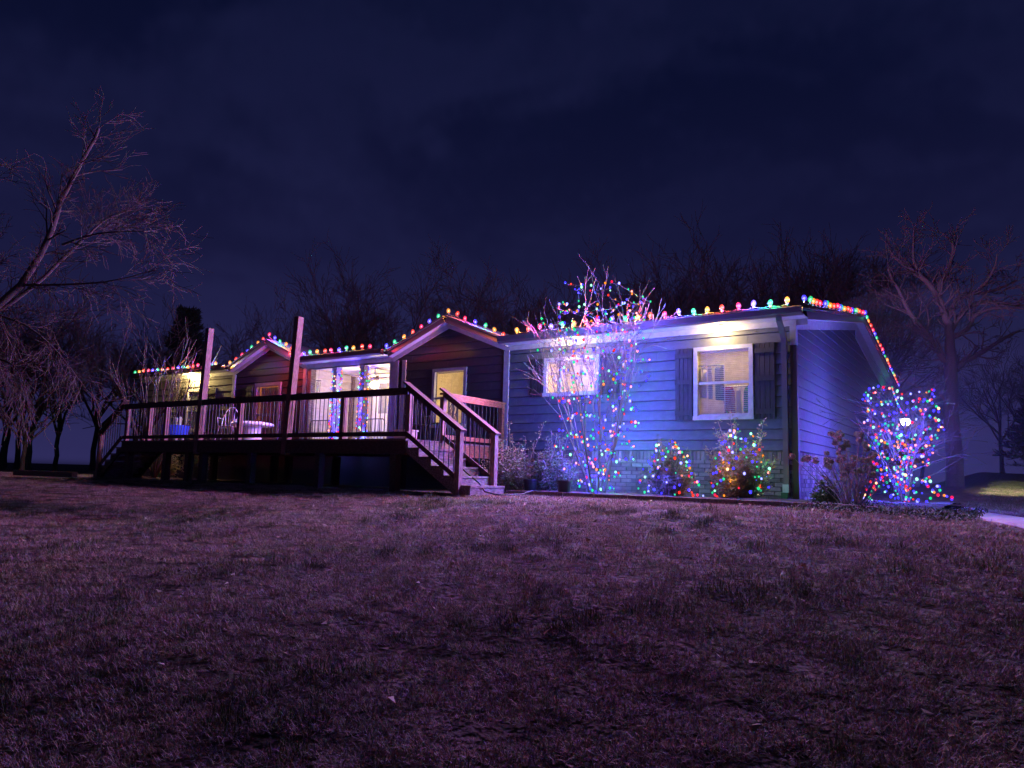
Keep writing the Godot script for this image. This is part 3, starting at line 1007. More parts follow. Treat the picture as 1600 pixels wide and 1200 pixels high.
func roof_string(label: String, runs: Array, spacing: float, first: int, energy: float) -> void:
	# large bulbs standing on a wire along a roof edge
	var t := thing("roof_light_string", label, "string lights", Vector3.ZERO, "large bulb light strings along the roof edges")
	var w := G.new()
	var k := first
	for run in runs:
		var a: Vector3 = run[0]
		var b: Vector3 = run[1]
		var n := int(round((b - a).length() / spacing))
		var line := []
		for i in n + 1:
			var p := a.lerp(b, i / float(n))
			line.append(p + Vector3(0, -0.055, 0))
			line.append(a.lerp(b, minf(1.0, (i + 0.5) / n)) + Vector3(0, -0.08, 0))
			if i == n and run.size() > 2:
				continue
			var at := p + Vector3(rng.randf_range(-0.02, 0.02), rng.randf_range(-0.015, 0.015), rng.randf_range(-0.02, 0.02))
			var xf := Transform3D(Basis(Vector3(0, 0, 1), rng.randf_range(-0.25, 0.25)) * Basis(Vector3(1, 0, 0), rng.randf_range(-0.25, 0.25)), at)
			var c := posmod(k, 5)
			var sh := part("bulb", bulb_shell, M["bulb_%d" % c], t, xf)
			part("bulb_core", bulb_core, M["core_%d" % c], sh)
			w.tube([at + Vector3(0, -0.075, 0), at + Vector3(0, -0.032, 0)], [0.014, 0.016], 6)
			omni("bulb_light", at, hue(c), energy * [0.42, 0.45, 0.6, 2.4, 0.65][c], 0.03, t)
			k += 1
		var rad := []
		for i in line.size():
			rad.append(0.005)
		w.tube(line, rad, 4, false)
	part("wire", w.mesh(), M.wire, t)

func mini_string(called: String, label: String, pts: Array, energy: float, every: int, first := 0, group := "") -> void:
	# small bulbs on a wire through the given points; every few bulbs carry the light of their neighbours
	var t := thing(called, label, "string lights", Vector3.ZERO, group)
	var line := []
	for k in pts.size():
		line.append(pts[k] + Vector3(0, -0.012, 0))
		if k + 1 < pts.size():
			line.append((pts[k] + pts[k + 1]) / 2 + Vector3(0, -0.03, 0))
	var rad := []
	for i in line.size():
		rad.append(0.0028)
	var w := G.new()
	w.tube(line, rad, 3, false)
	part("wire", w.mesh(), M.wire, t)
	for k in pts.size():
		var c: int = [3, 4, 1, 3, 3, 0, 3, 4, 2][posmod(k * 5 + first + rng.randi_range(0, 1), 9)]
		var sc := rng.randf_range(0.65, 1.15)
		part("bulb", mini_mesh, M[("mini_hot_%d" if rng.randf() < 0.25 else "mini_%d") % c], t, Transform3D(Basis.from_scale(Vector3.ONE * sc), pts[k]))
		if k % every == 0:
			omni("bulb_light", pts[k], hue(c), energy * every * [0.24, 0.26, 0.28, 2.25, 0.6][c], 0.015, t)

func spiral(c: Vector3, y0: float, y1: float, turns: float, n: int, radius: Callable, jitter: float, start := 0.0, wander := 0.0) -> Array:
	var out := []
	for k in n:
		var t := (k + rng.randf_range(-0.3, 0.3)) / float(n)
		var y := lerpf(y0, y1, t)
		var th := start + TAU * turns * t
		var r: float = radius.call(clampf(t, 0.0, 1.0)) * (1.0 + jitter * rng.randf_range(-1.0, 0.5)) * (1.0 - wander * (0.5 + 0.5 * bump.get_noise_2d(th * 4.0 + start * 90.0, y * 6.0) * 2.0))
		out.append(c + Vector3(cos(th) * r, y + 0.06 * sin(th * 3.0 + y * 7.0) + rng.randf_range(-0.02, 0.02), sin(th) * r))
	return out

func make_strings() -> void:
	bulb_meshes()
	var y := EAVE + 0.235
	var zz := 0.44
	roof_string("large coloured bulbs along the right eave above the two shuttered windows", [[Vector3(-5.28, y, zz), Vector3(0.02, y, zz)]], 0.262, 0, 13.0)
	var e := 0.64 / 1.61
	roof_string("large coloured bulbs over the near gable beside the lit porch", [[Vector3(-9.25, EAVE + 0.25, 0.09), Vector3(-7.41, EAVE + 0.93, 0.09), 0], [Vector3(-7.41, EAVE + 0.93, 0.09), Vector3(-5.85, EAVE + 0.25, 0.09)]], 0.262, 3, 2.2)
	roof_string("large coloured bulbs straight across the top of the lit porch", [[Vector3(-12.3, y - 0.02, zz), Vector3(-9.45, y - 0.02, zz)]], 0.25, 1, 3.2)
	roof_string("large coloured bulbs over the far gable between the two tall deck posts", [[Vector3(-15.3, EAVE + 0.25, 0.09), Vector3(-13.66, EAVE + 0.91, 0.09), 0], [Vector3(-13.66, EAVE + 0.91, 0.09), Vector3(-12.2, EAVE + 0.25, 0.09)]], 0.25, 0, 1.6)
	roof_string("large coloured bulbs along the far left eave behind the bare shrub", [[Vector3(-19.7, y - 0.06, zz), Vector3(-15.5, y - 0.06, zz)]], 0.262, 4, 2.6)
	roof_string("large coloured bulbs up and down the roof edge of the right end wall", [[Vector3(0.24, EAVE + 0.30, 0.15), Vector3(0.24, EAVE + 1.25, -5.7), 0], [Vector3(0.24, EAVE + 1.25, -5.7), Vector3(0.24, EAVE + 0.24, -11.4)]], 0.29, 3, 0.55)
	# the lit tree in front of the kitchen window
	var tree := Vector3(-3.1, 0.0, 1.05)
	var rad := func(t: float) -> float: return [0.42, 0.8, 0.9, 0.95, 1.0, 1.08, 1.18, 1.28, 1.25, 1.0, 0.75][int(t * 10.0)]
	mini_string("tree_light_string", "small coloured lights spiralling up the bare tree before the kitchen window", spiral(tree, 0.12, 3.75, 12.5, 295, rad, 0.10, 0.0, 0.62), 0.066, 5)
	var inner := func(t: float) -> float: return [0.18, 0.34, 0.45, 0.5, 0.55, 0.62, 0.72, 0.8, 0.85, 0.75, 0.45][int(t * 10.0)]
	mini_string("tree_light_string", "second string of small lights deeper inside the bare tree, round its inner stems", spiral(tree, 0.2, 3.65, 9.0, 190, inner, 0.3, 2.0, 0.3), 0.032, 6, 3)
	# the lit shrub at the right end
	var sh := Vector3(1.36, 0.0, -1.8)
	var r2 := func(t: float) -> float: return 0.52 + 0.10 * smoothstep(0.15, 0.6, t) + 0.02 * sin(t * 40.0)
	mini_string("shrub_light_string", "dense small coloured lights wound round the upright shrub past the house corner", spiral(sh, 0.62, 2.05, 7.6, 240, r2, 0.10, 1.0, 0.35), 0.06, 5, 2)
	var r3 := func(t: float) -> float: return 0.10 + 0.04 * sin(t * 50.0)
	mini_string("stem_light_string", "small coloured lights wound up the stem of the upright shrub", spiral(sh + Vector3(0.0, 0, 0.1), 0.1, 1.35, 9.0, 75, r3, 0.3), 0.035, 7, 1)
	var r4 := func(t: float) -> float: return lerpf(0.72, 0.4, t)
	mini_string("ground_light_string", "small coloured lights heaped round the foot of the upright shrub", spiral(sh + Vector3(0, 0, 0.25), 0.06, 0.55, 3.4, 90, r4, 0.35, 2.0), 0.035, 6, 3)
	var lead := []
	for k in 26:
		var t := k / 25.0
		lead.append(Vector3(0.3, 3.0, -9.5).lerp(Vector3(1.18, 1.78, -4.2), t) + Vector3(0, -0.15 * sin(PI * t), 0))
	mini_string("lead_light_string", "thin string of small lights hanging from the rear eave to the flood lamp", lead, 0.01, 8, 0)
	# bushes by the brick base
	var b1 := func(t: float) -> float: return 0.41 * sqrt(maxf(0.02, 1.0 - pow(t, 2.2))) + 0.04
	mini_string("bush_light_string", "small coloured lights over the low bush left of the closet window", spiral(Vector3(-1.85, 0, 0.85), 0.10, 0.95, 5.0, 100, b1, 0.3), 0.022, 6, 1)
	mini_string("bush_light_string", "small coloured lights over the taller bush under the closet window", spiral(Vector3(-0.66, 0, 0.85), 0.08, 1.15, 5.5, 95, b1, 0.3, 1.3), 0.022, 6, 4)
	mini_string("loose_light_string", "three red lights lying on the soil between the two lit bushes", [Vector3(-1.33, 0.10, 1.12), Vector3(-1.25, 0.11, 1.14), Vector3(-1.17, 0.10, 1.10)], 0.01, 3, 2)
	# porch columns
	var rc := func(_t: float) -> float: return 0.125
	var k2 := 0
	for x in [-10.98, -10.02]:
		mini_string("column_light_string", ["small coloured lights wound round the left porch column", "small coloured lights wound round the right porch column"][k2], spiral(Vector3(x, 0, 0.02), FLOOR + 0.05, 2.86, 11.0, 135, rc, 0.1), 0.02, 13, k2)
		k2 += 1


# ---------------------------------------------------------------- plants
func limb(g: G, p: Vector3, d: Vector3, length: float, r: float, lvl: int, top: int, o: Dictionary) -> void:
	var n := 4 if lvl < top - 1 else 3
	var pts := [p]
	var rad := [r]
	var q := p
	var dir := d
	for k in n:
		dir = (dir + Vector3(rng.randf_range(-1, 1), rng.randf_range(-1, 1), rng.randf_range(-1, 1)) * float(o.wob) + Vector3(0, float(o.up), 0)).normalized()
		q += dir * length / n
		pts.append(q)
		rad.append(maxf(float(o.rmin), lerpf(r, r * float(o.tip), (k + 1) / float(n))))
	g.tube(pts, rad, 7 if r > 0.06 else (5 if r > 0.02 else 3), false)
	if lvl >= top:
		return
	var kids: int = o.kids
	for k in kids:
		var t := lerpf(float(o.from), 1.0, (k + rng.randf() * 0.8) / kids)
		var i := clampi(int(t * n), 0, n - 1)
		var at: Vector3 = pts[i].lerp(pts[i + 1], t * n - i)
		var dd: Vector3 = (pts[i + 1] - pts[i]).normalized()
		var ax := dd.cross(Vector3(rng.randf_range(-1, 1), rng.randf_range(-1, 1), rng.randf_range(-1, 1))).normalized()
		limb(g, at, dd.rotated(ax, rng.randf_range(float(o.a0), float(o.a1))), length * rng.randf_range(float(o.s0), float(o.s1)), maxf(float(o.rmin), lerpf(r, r * float(o.tip), t) * 0.62), lvl + 1, top, o)

func bare_tree(seed_: int, height: float, girth: float, top: int, o: Dictionary) -> Array:
	# trunk and branches of a leafless tree as two meshes
	rng.seed = seed_
	var tr := G.new()
	var h0 := height * float(o.fork)
	var pts := []
	var rad := []
	for k in 6:
		var t := k / 5.0
		pts.append(Vector3(rng.randf_range(-1, 1) * 0.05 * h0 * t, h0 * t - (0.2 if k == 0 else 0.0), rng.randf_range(-1, 1) * 0.05 * h0 * t))
		rad.append(girth * (1.35 if k == 0 else lerpf(1.0, 0.75, t)))
	tr.tube(pts, rad, 9)
	var br := G.new()
	var nl: int = o.limbs
	for k in nl:
		var az := TAU * (k + rng.randf() * 0.6) / nl
		var lean := rng.randf_range(float(o.l0), float(o.l1))
		var from: Vector3 = pts[5] if k % 2 == 0 else pts[4]
		limb(br, from, Vector3(cos(az) * sin(lean), cos(lean), sin(az) * sin(lean)), (height - h0) * rng.randf_range(0.5, 0.62), girth * 0.55, 1, top, o)
	return [tr.mesh(), br.mesh()]

func traced_tree(seed_: int, limbs: Array, right: Vector3, o: Dictionary, twig: float, spread: float) -> Array:
	# a tree whose main limbs follow given outlines (pairs of across, up), with depth and twigs of its own
	rng.seed = seed_
	var tr := G.new()
	var br := G.new()
	var back := right.cross(Vector3.UP)
	var idx := 0
	for l in limbs:
		var a: Array = l[0]
		var r: float = l[1]
		var pts := []
		var rad := []
		var n := a.size() / 2
		var drift := rng.randf_range(-0.35, 0.35) * spread
		for k in n:
			var along := k / float(n - 1)
			pts.append(right * float(a[2 * k]) + Vector3(0, float(a[2 * k + 1]), 0) + back * (drift * along * n * 0.4 if idx > 0 else 0.0))
			rad.append(r * lerpf(1.0, 0.3, along) * (1.3 if idx == 0 and k == 0 else 1.0))
		# soften the corners
		var fine := []
		var fr := []
		for k in n - 1:
			for s in 3:
				var t := s / 3.0
				var p0: Vector3 = pts[maxi(k - 1, 0)]
				var p3: Vector3 = pts[mini(k + 2, n - 1)]
				fine.append((pts[k] as Vector3).cubic_interpolate(pts[k + 1], p0, p3, t) + Vector3(rng.randf_range(-1, 1), rng.randf_range(-1, 1), rng.randf_range(-1, 1)) * r * 0.18)
				fr.append(lerpf(rad[k], rad[k + 1], t))
		fine.append(pts[n - 1])
		fr.append(rad[n - 1])
		(tr if idx == 0 else br).tube(fine, fr, 9 if r > 0.08 else 6)
		var m := fine.size()
		var from := m / 2 if idx == 0 else 1
		for k in range(from, m):
			for s in int(o.twigs):
				var dd: Vector3 = (fine[k] - fine[k - 1]).normalized()
				var ax := dd.cross(Vector3(rng.randf_range(-1, 1), rng.randf_range(-1, 1), rng.randf_range(-1, 1))).normalized()
				limb(br, fine[k], dd.rotated(ax, rng.randf_range(0.4, 1.1)), twig * rng.randf_range(0.5, 1.1), clampf(fr[k] * 0.4, float(o.rmin), 0.05), 1, int(o.top), o)
		idx += 1
	return [tr.mesh(), br.mesh()]

func plant_tree(label: String, meshes: Array, m: Material, at: Vector3, turn := 0.0, scale := 1.0, group := "", called := "bare_tree") -> void:
	var t := thing(called, label, "tree", at, group)
	t.rotation.y = turn
	t.scale = Vector3.ONE * scale
	part("trunk", meshes[0], m, t)
	part("branches", meshes[1], m, t)

func bush(called: String, label: String, at: Vector3, wide: float, tall: float, shoots: int, leaves: int, m: String, seed_: int, leaf := 0.058) -> void:
	rng.seed = seed_
	var t := thing(called, label, "bush", at)
	var st := G.new()
	var lf := G.new()
	for k in shoots:
		var az := rng.randf() * TAU
		var lean := rng.randf_range(0.0, 0.75)
		if k % 7 == 0:
			lean *= 0.4
		var d := Vector3(cos(az) * sin(lean), cos(lean), sin(az) * sin(lean))
		var long: float = tall * rng.randf_range(0.55, 1.0) * (1.0 - 0.35 * lean) * (1.3 if k % 7 == 0 else 0.85)
		var p := Vector3(cos(az), 0, sin(az)) * wide * 0.25 * rng.randf()
		var pts := [p]
		var rad := [0.008]
		for s in 5:
			d = (d + Vector3(rng.randf_range(-1, 1), rng.randf_range(-0.4, 0.8), rng.randf_range(-1, 1)) * 0.16).normalized()
			p += d * long / 5
			pts.append(p)
			rad.append(lerpf(0.008, 0.003, (s + 1) / 5.0))
		st.tube(pts, rad, 4, false)
		for j in int(leaves * 1.25):
			var u := rng.randf_range(0.25, 5.0)
			var i := clampi(int(u), 0, 4)
			var q: Vector3 = pts[i].lerp(pts[i + 1], u - i)
			var out := Vector3(rng.randf_range(-1, 1), rng.randf_range(-0.3, 1), rng.randf_range(-1, 1)).normalized()
			q += out * rng.randf() * wide * 0.20 * (1.0 - 0.7 * u / 5.0)
			var sd := out.cross(Vector3(rng.randf_range(-1, 1), rng.randf_range(-1, 1), rng.randf_range(-1, 1))).normalized()
			lf.leaf(q, out, sd, leaf * rng.randf_range(0.7, 1.3), leaf * 0.5)
	part("stems", st.mesh(), M.stem_dry, t)
	part("leaves", lf.mesh(), M[m], t)

func make_plants() -> void:
	# the lit tree: several pale stems from one base, spreading upwards
	rng.seed = 77
	var t := thing("lit_tree", "bare many-stemmed tree wrapped in small coloured lights before the kitchen window", "tree", Vector3(-3.1, 0.0, 1.05))
	var o := {"wob": 0.13, "up": 0.05, "tip": 0.45, "rmin": 0.0032, "kids": 3, "from": 0.3, "a0": 0.25, "a1": 0.7, "s0": 0.4, "s1": 0.68}
	var g := G.new()
	var br := G.new()
	for k in 9:
		var az := TAU * k / 9.0 + rng.randf_range(-0.3, 0.3)
		var lean := rng.randf_range(0.12, 0.5)
		var base := Vector3(cos(az), 0, sin(az)) * rng.randf_range(0.04, 0.12)
		var d := Vector3(cos(az) * sin(lean), cos(lean), sin(az) * sin(lean))
		var kn := base + d * rng.randf_range(0.75, 1.15)
		g.tube([base - Vector3(0, 0.1, 0), base.lerp(kn, 0.5) + Vector3(rng.randf_range(-0.03, 0.03), 0, rng.randf_range(-0.03, 0.03)), kn], [0.020, 0.017, 0.015], 7)
		limb(br, kn, d, rng.randf_range(1.5, 2.1), 0.014, 1, 4, o)
		limb(br, kn, (d + Vector3(rng.randf_range(-0.5, 0.5), 0.2, rng.randf_range(-0.5, 0.5))).normalized(), rng.randf_range(1.2, 1.7), 0.011, 1, 4, o)
	part("trunk", g.mesh(), M.bark_pale, t)
	part("branches", br.mesh(), M.bark_pale, t)
	# the lit shrub at the right end of the house
	rng.seed = 78
	var s := thing("lit_shrub", "upright bare shrub wrapped in dense small coloured lights past the house corner", "shrub", Vector3(1.36, 0.0, -1.8))
	var sg := G.new()
	var sb := G.new()
	var o2 := {"wob": 0.16, "up": 0.04, "tip": 0.5, "rmin": 0.0032, "kids": 3, "from": 0.25, "a0": 0.3, "a1": 0.9, "s0": 0.4, "s1": 0.7}
	for k in 12:
		var az := TAU * k / 12.0 + rng.randf_range(-0.3, 0.3)
		var lean := rng.randf_range(0.1, 0.5)
		var d := Vector3(cos(az) * sin(lean), cos(lean), sin(az) * sin(lean))
		sg.tube([Vector3(0, -0.05, 0), d * 0.5], [0.022, 0.016], 6)
		limb(sb, d * 0.5, d, rng.randf_range(0.9, 1.35), 0.015, 1, 4, o2)
	for k in 3:
		limb(sb, Vector3(0.1, 0.4 + 0.2 * k, 0), Vector3(0.8, 0.35, -0.2 + 0.3 * k).normalized(), 1.0, 0.012, 2, 4, o2)
	part("trunk", sg.mesh(), M.bark_pale, s)
	part("branches", sb.mesh(), M.bark_pale, s)
	bush("green_bush", "leafy unlit bush beside the foot of the deck stairs", Vector3(-4.95, 0.03, 1.0), 0.9, 1.15, 70, 46, "leaf_olive", 31)
	bush("green_bush", "broad leafy unlit bush behind the first black pot", Vector3(-4.15, 0.03, 0.75), 1.0, 0.95, 80, 50, "leaf_dark", 32)
	bush("lit_bush", "low leafy bush covered in small lights left of the closet window", Vector3(-1.85, 0.03, 0.82), 0.75, 0.95, 90, 50, "leaf_dark", 33)
	bush("lit_bush", "taller sparse bush with small lights under the closet window", Vector3(-0.66, 0.03, 0.82), 0.75, 1.2, 90, 50, "leaf_olive", 34)
	bush("low_shrub", "small dark shrub at the foot of the brown corner post", Vector3(0.55, 0.0, 0.35), 0.5, 0.4, 30, 40, "leaf_dark", 35)
	bush("low_shrub", "leafy lit shrub by the far left wall seen beneath the deck", Vector3(-17.2, 0.0, 0.7), 0.9, 1.0, 46, 40, "leaf_olive", 36, 0.06)
	bush("low_shrub", "yellowish leafy shrub beyond the deck rail under the far left window", Vector3(-15.75, 0.0, 0.7), 0.8, 1.6, 44, 40, "leaf_olive", 37, 0.06)
	# hydrangea with dry heads
	rng.seed = 55
	var hy := thing("hydrangea", "hydrangea with brown dried flower heads at the right house corner", "shrub", Vector3(0.95, 0.0, 0.75))
	var heads := []
	for vv in 3:
		var hg := G.new()
		for k in 70:
			var d := Vector3(rng.randf_range(-1, 1), rng.randf_range(-0.8, 1), rng.randf_range(-1, 1)).normalized()
			var sd := d.cross(Vector3(rng.randf_range(-1, 1), rng.randf_range(-1, 1), rng.randf_range(-1, 1))).normalized()
			var tn := d.cross(sd)
			hg.leaf(d * rng.randf_range(0.035, 0.05) - tn * 0.012, tn, sd, 0.032, 0.034)
			hg.leaf(d * 0.04, d, sd, 0.03, 0.03)
		heads.append(hg.mesh())
	var hs := G.new()
	for k in 60:
		var az := rng.randf() * TAU
		var lean := rng.randf_range(0.05, 0.95)
		var d := Vector3(cos(az) * sin(lean), cos(lean), sin(az) * sin(lean))
		var long := rng.randf_range(0.45, 1.05) * (1.0 + 0.25 * lean)
		var mid := d * long * 0.5 + Vector3(rng.randf_range(-0.05, 0.05), 0.02, rng.randf_range(-0.05, 0.05))
		var tip := d * long + Vector3(0, 0.06, 0)
		var root := Vector3(cos(az), 0, sin(az)) * 0.1
		hs.tube([root, mid, tip], [0.007, 0.005, 0.0035], 4, false)
		if rng.randf() < 0.5:
			hs.tube([mid, mid + (d + Vector3(rng.randf_range(-0.8, 0.8), 0.2, rng.randf_range(-0.8, 0.8))).normalized() * 0.25], [0.0045, 0.003], 4, false)
		part("flower_head", heads[k % 3], M.flower_dry, hy, Transform3D(Basis(Vector3(0, 1, 0), rng.randf() * TAU) * Basis.from_scale(Vector3.ONE * rng.randf_range(0.6, 0.85)), tip))
	part("stems", hs.mesh(), M.stem_dry, hy)
	# ground cover at the right front of the bed
	rng.seed = 56
	var gc := G.new()
	for k in 7000:
		var x := rng.randf_range(0.3, 2.6)
		var z := rng.randf_range(-1.2, 2.9)
		if rng.randf() > smoothstep(0.3, 0.9, x) * (1.0 - smoothstep(2.2, 3.0, x)):
			continue
		var h := 0.02 + rng.randf() * 0.05 + land(x, z)
		var d := Vector3(rng.randf_range(-1, 1), rng.randf_range(0.0, 0.8), rng.randf_range(-1, 1)).normalized()
		gc.leaf(Vector3(x, h, z), d, d.cross(Vector3(rng.randf_range(-1, 1), 1, rng.randf_range(-1, 1))).normalized(), 0.04, 0.02)
	stuff(tag(part("ground_cover", gc.mesh(), M.cover_leaf, self), "dark low leafy ground cover in the bed past the house corner", "ground cover"))
	# bare shrub at the left end of the deck
	rng.seed = 57
	var bs := thing("bare_shrub", "pale bare upright shrub with curled tips beside the far left eave", "shrub", Vector3(-16.6, 0.0, 1.3))
	var bg := G.new()
	var bb := G.new()
	var o3 := {"wob": 0.12, "up": 0.06, "tip": 0.5, "rmin": 0.006, "kids": 3, "from": 0.35, "a0": 0.2, "a1": 0.6, "s0": 0.35, "s1": 0.6}
	for k in 13:
		var az := TAU * k / 13.0
		var lean := rng.randf_range(0.05, 0.62)
		var d := Vector3(cos(az) * sin(lean), cos(lean), sin(az) * sin(lean))
		bg.tube([Vector3(0, -0.05, 0), d * 0.8], [0.03, 0.024], 6)
		limb(bb, d * 0.8, (d + Vector3(0, 0.3, 0)).normalized(), rng.randf_range(1.9, 2.8), 0.022, 1, 3, o3)
	part("trunk", bg.mesh(), M.bark_pale, bs)
	part("branches", bb.mesh(), M.bark_pale, bs)

func make_trees() -> void:
	var o := {"wob": 0.22, "up": 0.05, "tip": 0.45, "rmin": 0.011, "kids": 4, "from": 0.25, "a0": 0.3, "a1": 0.85, "s0": 0.45, "s1": 0.72, "fork": 0.3, "limbs": 6, "l0": 0.15, "l1": 0.75}
	var kinds := []
	for k in 4:
		kinds.append(bare_tree(100 + k, 14.0, 0.22, 5, o))
	var far := [
		[-31.2, -13.9, 9.3, "small bare tree just right of the second tall deck post"],
		[-30.3, -17.8, 12.0, "rounded bare tree behind the porch roof, left half of its clump"],
		[-30.5, -21.2, 13.2, "rounded bare tree behind the porch roof, right half of its clump"],
		[-24.6, -20.2, 11.9, "wide bare tree behind the left slope of the near gable"],
		[-24.0, -24.3, 13.0, "bare tree behind the right slope of the near gable"],
		[-19.9, -22.4, 12.3, "bare tree with upright twigs behind the lit tree's left edge"],
		[-22.1, -31.7, 13.4, "faint bare tree far behind the top of the lit tree"],
		[-15.8, -28.6, 14.0, "tall faint bare tree behind the lit tree's right side"],
		[-13.4, -27.8, 13.8, "tall faint bare tree above the eave between the two windows"],
		[-13.5, -34.9, 15.3, "faint bare tree above the left shutter of the closet window"],
		[-10.3, -32.2, 14.9, "faint bare tree above the closet window"],
		[-10.2, -39.4, 16.5, "faint bare tree above the right front corner of the roof"],
		[-6.9, -33.4, 14.2, "faint bare tree above the rising roof edge of the end wall"],
		[-5.1, -33.3, 15.1, "tall faint bare tree above the ridge of the end wall"],
		[-4.3, -38.9, 14.4, "faint bare tree right of the falling roof edge"],
		[-38.2, -16.4, 9.8, "small faint bare tree between the two tall deck posts"],
		[-45.5, -13.9, 9.4, "small faint bare tree left of the far left eave"],
	]
	for k in far.size():
		var f: Array = far[k]
		plant_tree(f[3], kinds[k % 4], M.bark, Vector3(f[0], 0, f[1]), k * 1.3, f[2] / 14.0 * 1.06, "bare trees behind the house")
	# big tree at the right
	var o2 := {"wob": 0.24, "up": 0.02, "tip": 0.5, "rmin": 0.010, "kids": 3, "from": 0.2, "a0": 0.35, "a1": 0.9, "s0": 0.45, "s1": 0.7, "twigs": 1, "top": 3}
	var right_limbs := [[[0.0, -0.2, 0.02, 3.54, 0.06, 4.38, 0.1, 5.0, 0.02, 5.52, -0.19, 6.15, -0.25, 6.46], 0.22], [[-0.04, 4.06, -0.29, 4.38, -0.56, 4.9, -0.98, 5.42, -1.29, 5.94, -1.5, 6.35, -1.75, 6.88, -1.88, 7.29], 0.11], [[-0.25, 6.35, -0.67, 6.88, -0.92, 7.12, -1.4, 7.4, -1.71, 7.71, -1.88, 7.92], 0.1], [[-0.25, 6.35, -0.15, 6.77, 0.17, 7.29, 0.38, 7.81, 0.42, 8.33, 0.17, 8.65], 0.1], [[-0.67, 6.88, -0.98, 7.4, -1.02, 7.92, -0.96, 8.65], 0.07], [[0.06, 5.1, 0.38, 5.62, 0.79, 6.04, 1.31, 6.15, 2.25, 6.04, 3.08, 6.12], 0.1], [[0.1, 4.9, 0.58, 5.21, 0.9, 5.73, 1.62, 5.9, 2.67, 5.83], 0.09], [[0.21, 3.85, 0.58, 4.17, 1.21, 4.48, 1.83, 4.9, 2.67, 5.31], 0.12], [[0.02, 5.52, 0.27, 6.04, 0.69, 6.46, 1.42, 6.56, 2.04, 6.77, 2.67, 7.08], 0.1], [[1.1, 6.56, 1.31, 6.88, 1.52, 7.4, 1.48, 7.71], 0.06]]
	var across := Vector3(0.827, 0, -0.562)
	plant_tree("big dark bare tree with spreading limbs right of the lit shrub", traced_tree(301, right_limbs, across, o2, 0.95, 1.0), M.bark, Vector3(1.29, land(1.29, -15.5), -15.52), 0.0, 1.0, "", "big_tree")
	# big tree at the left, its trunk just out of the picture
	var o3 := {"wob": 0.24, "up": -0.015, "tip": 0.45, "rmin": 0.0035, "kids": 4, "from": 0.15, "a0": 0.3, "a1": 0.85, "s0": 0.45, "s1": 0.72, "twigs": 2, "top": 3}
	var left_limbs := [[[0.0, -0.3, 0.19, 1.48, 0.86, 2.72, 1.34, 3.25, 1.67, 3.96, 1.81, 4.63, 2.05, 5.2, 2.29, 5.82], 0.075], [[0.86, 2.72, 1.38, 3.2, 1.91, 3.91, 2.1, 4.25, 2.29, 4.54, 2.58, 4.73], 0.035], [[1.91, 3.91, 2.39, 4.06, 2.82, 4.11, 3.25, 4.11], 0.022], [[0.38, 2.05, 0.81, 3.39, 0.91, 4.25, 0.86, 5.2], 0.04], [[1.34, 3.25, 2.1, 3.29, 2.77, 3.39, 3.34, 3.58], 0.022], [[0.86, 2.82, 1.43, 2.63, 1.91, 2.24, 2.29, 1.77], 0.022], [[0.29, 1.67, 1.05, 2.05, 1.53, 1.96, 1.81, 1.67], 0.025]]
	plant_tree("big bare tree at the far left with pale lit limbs over the lawn", traced_tree(302, left_limbs, across, o3, 0.68, 1.0), M.bark, Vector3(-10.72, -0.2, 8.51), 0.0, 1.0, "", "big_tree")
	# dark growth on the far left, and a cedar behind the far gable
	var wood := []
	var o4 := o.duplicate()
	o4.fork = 0.22
	o4.kids = 3
	for k in 2:
		wood.append(bare_tree(140 + k, 9.0, 0.13, 5, o4))
	var lefts := [[-29.7, -1.0, 8.6, "slim dark bare tree at the left edge, nearer the deck"], [-26.3, 0.6, 5.4, "dark bare tree just left of the deck's left end"], [-35.2, -2.2, 10.0, "dark bare tree at the very left edge of the view"], [-32.0, 1.5, 8.5, "dark crooked bare tree low at the left edge"], [-27.5, -4.5, 7.0, "dark bare tree left of the bare pale shrub"]]
	var woods := [
		[-41.0, -0.4, 9.5, "bare tree of the dark wood at the far left, second from the picture's edge"],
		[-35.9, -3.1, 8.0, "bare tree of the dark wood at the far left, third from the picture's edge"],
		[-39.8, -8.5, 10.0, "bare tree of the dark wood left of the deck stairs, nearer one"],
		[-44.0, -14.8, 11.0, "bare tree of the dark wood left of the deck stairs, farther one"],
		[-48.5, -7.5, 11.5, "tall bare tree farthest back in the wood at the far left"],
		[-31.0, -2.6, 6.5, "low bare tree of the dark wood just left of the deck stairs"],
		[2.2, -47.5, 9.0, "bare tree in the wood at the far right, left of the low evergreens"],
		[3.8, -43.0, 8.0, "bare tree in the wood at the far right, rising behind the low evergreens"],
		[5.2, -39.5, 8.5, "bare tree in the wood at the far right, at the picture's edge"],
		[-3.0, -52.0, 10.0, "bare tree far behind the big dark tree at the right"],
	]
	for k in woods.size():
		var f: Array = woods[k]
		plant_tree(f[3], kinds[(k + 1) % 4], M.bark, Vector3(f[0], land(f[0], f[1]) - 0.1, f[1]), 0.7 + k * 1.9, f[2] / 14.0, "trees of the woods at both sides")
	for k in lefts.size():
		var l: Array = lefts[k]
		plant_tree(l[3], wood[k % 2], M.bark, Vector3(l[0], 0, l[1]), k * 2.1, l[2] / 9.0, "dark trees at the left edge")
	evergreen("dark evergreen tree standing behind the bare pale shrub", Vector3(-32.3, 0, -8.9), 9.0, 4.6, 61)
	evergreen("dark evergreen clump low at the right edge behind the path", Vector3(4.6, land(4.6, -33.0), -33.0), 5.5, 5.5, 62)
	evergreen("second dark evergreen farther out past the right edge of the path", Vector3(7.5, land(7.5, -31.0), -31.0), 6.5, 5.5, 63)

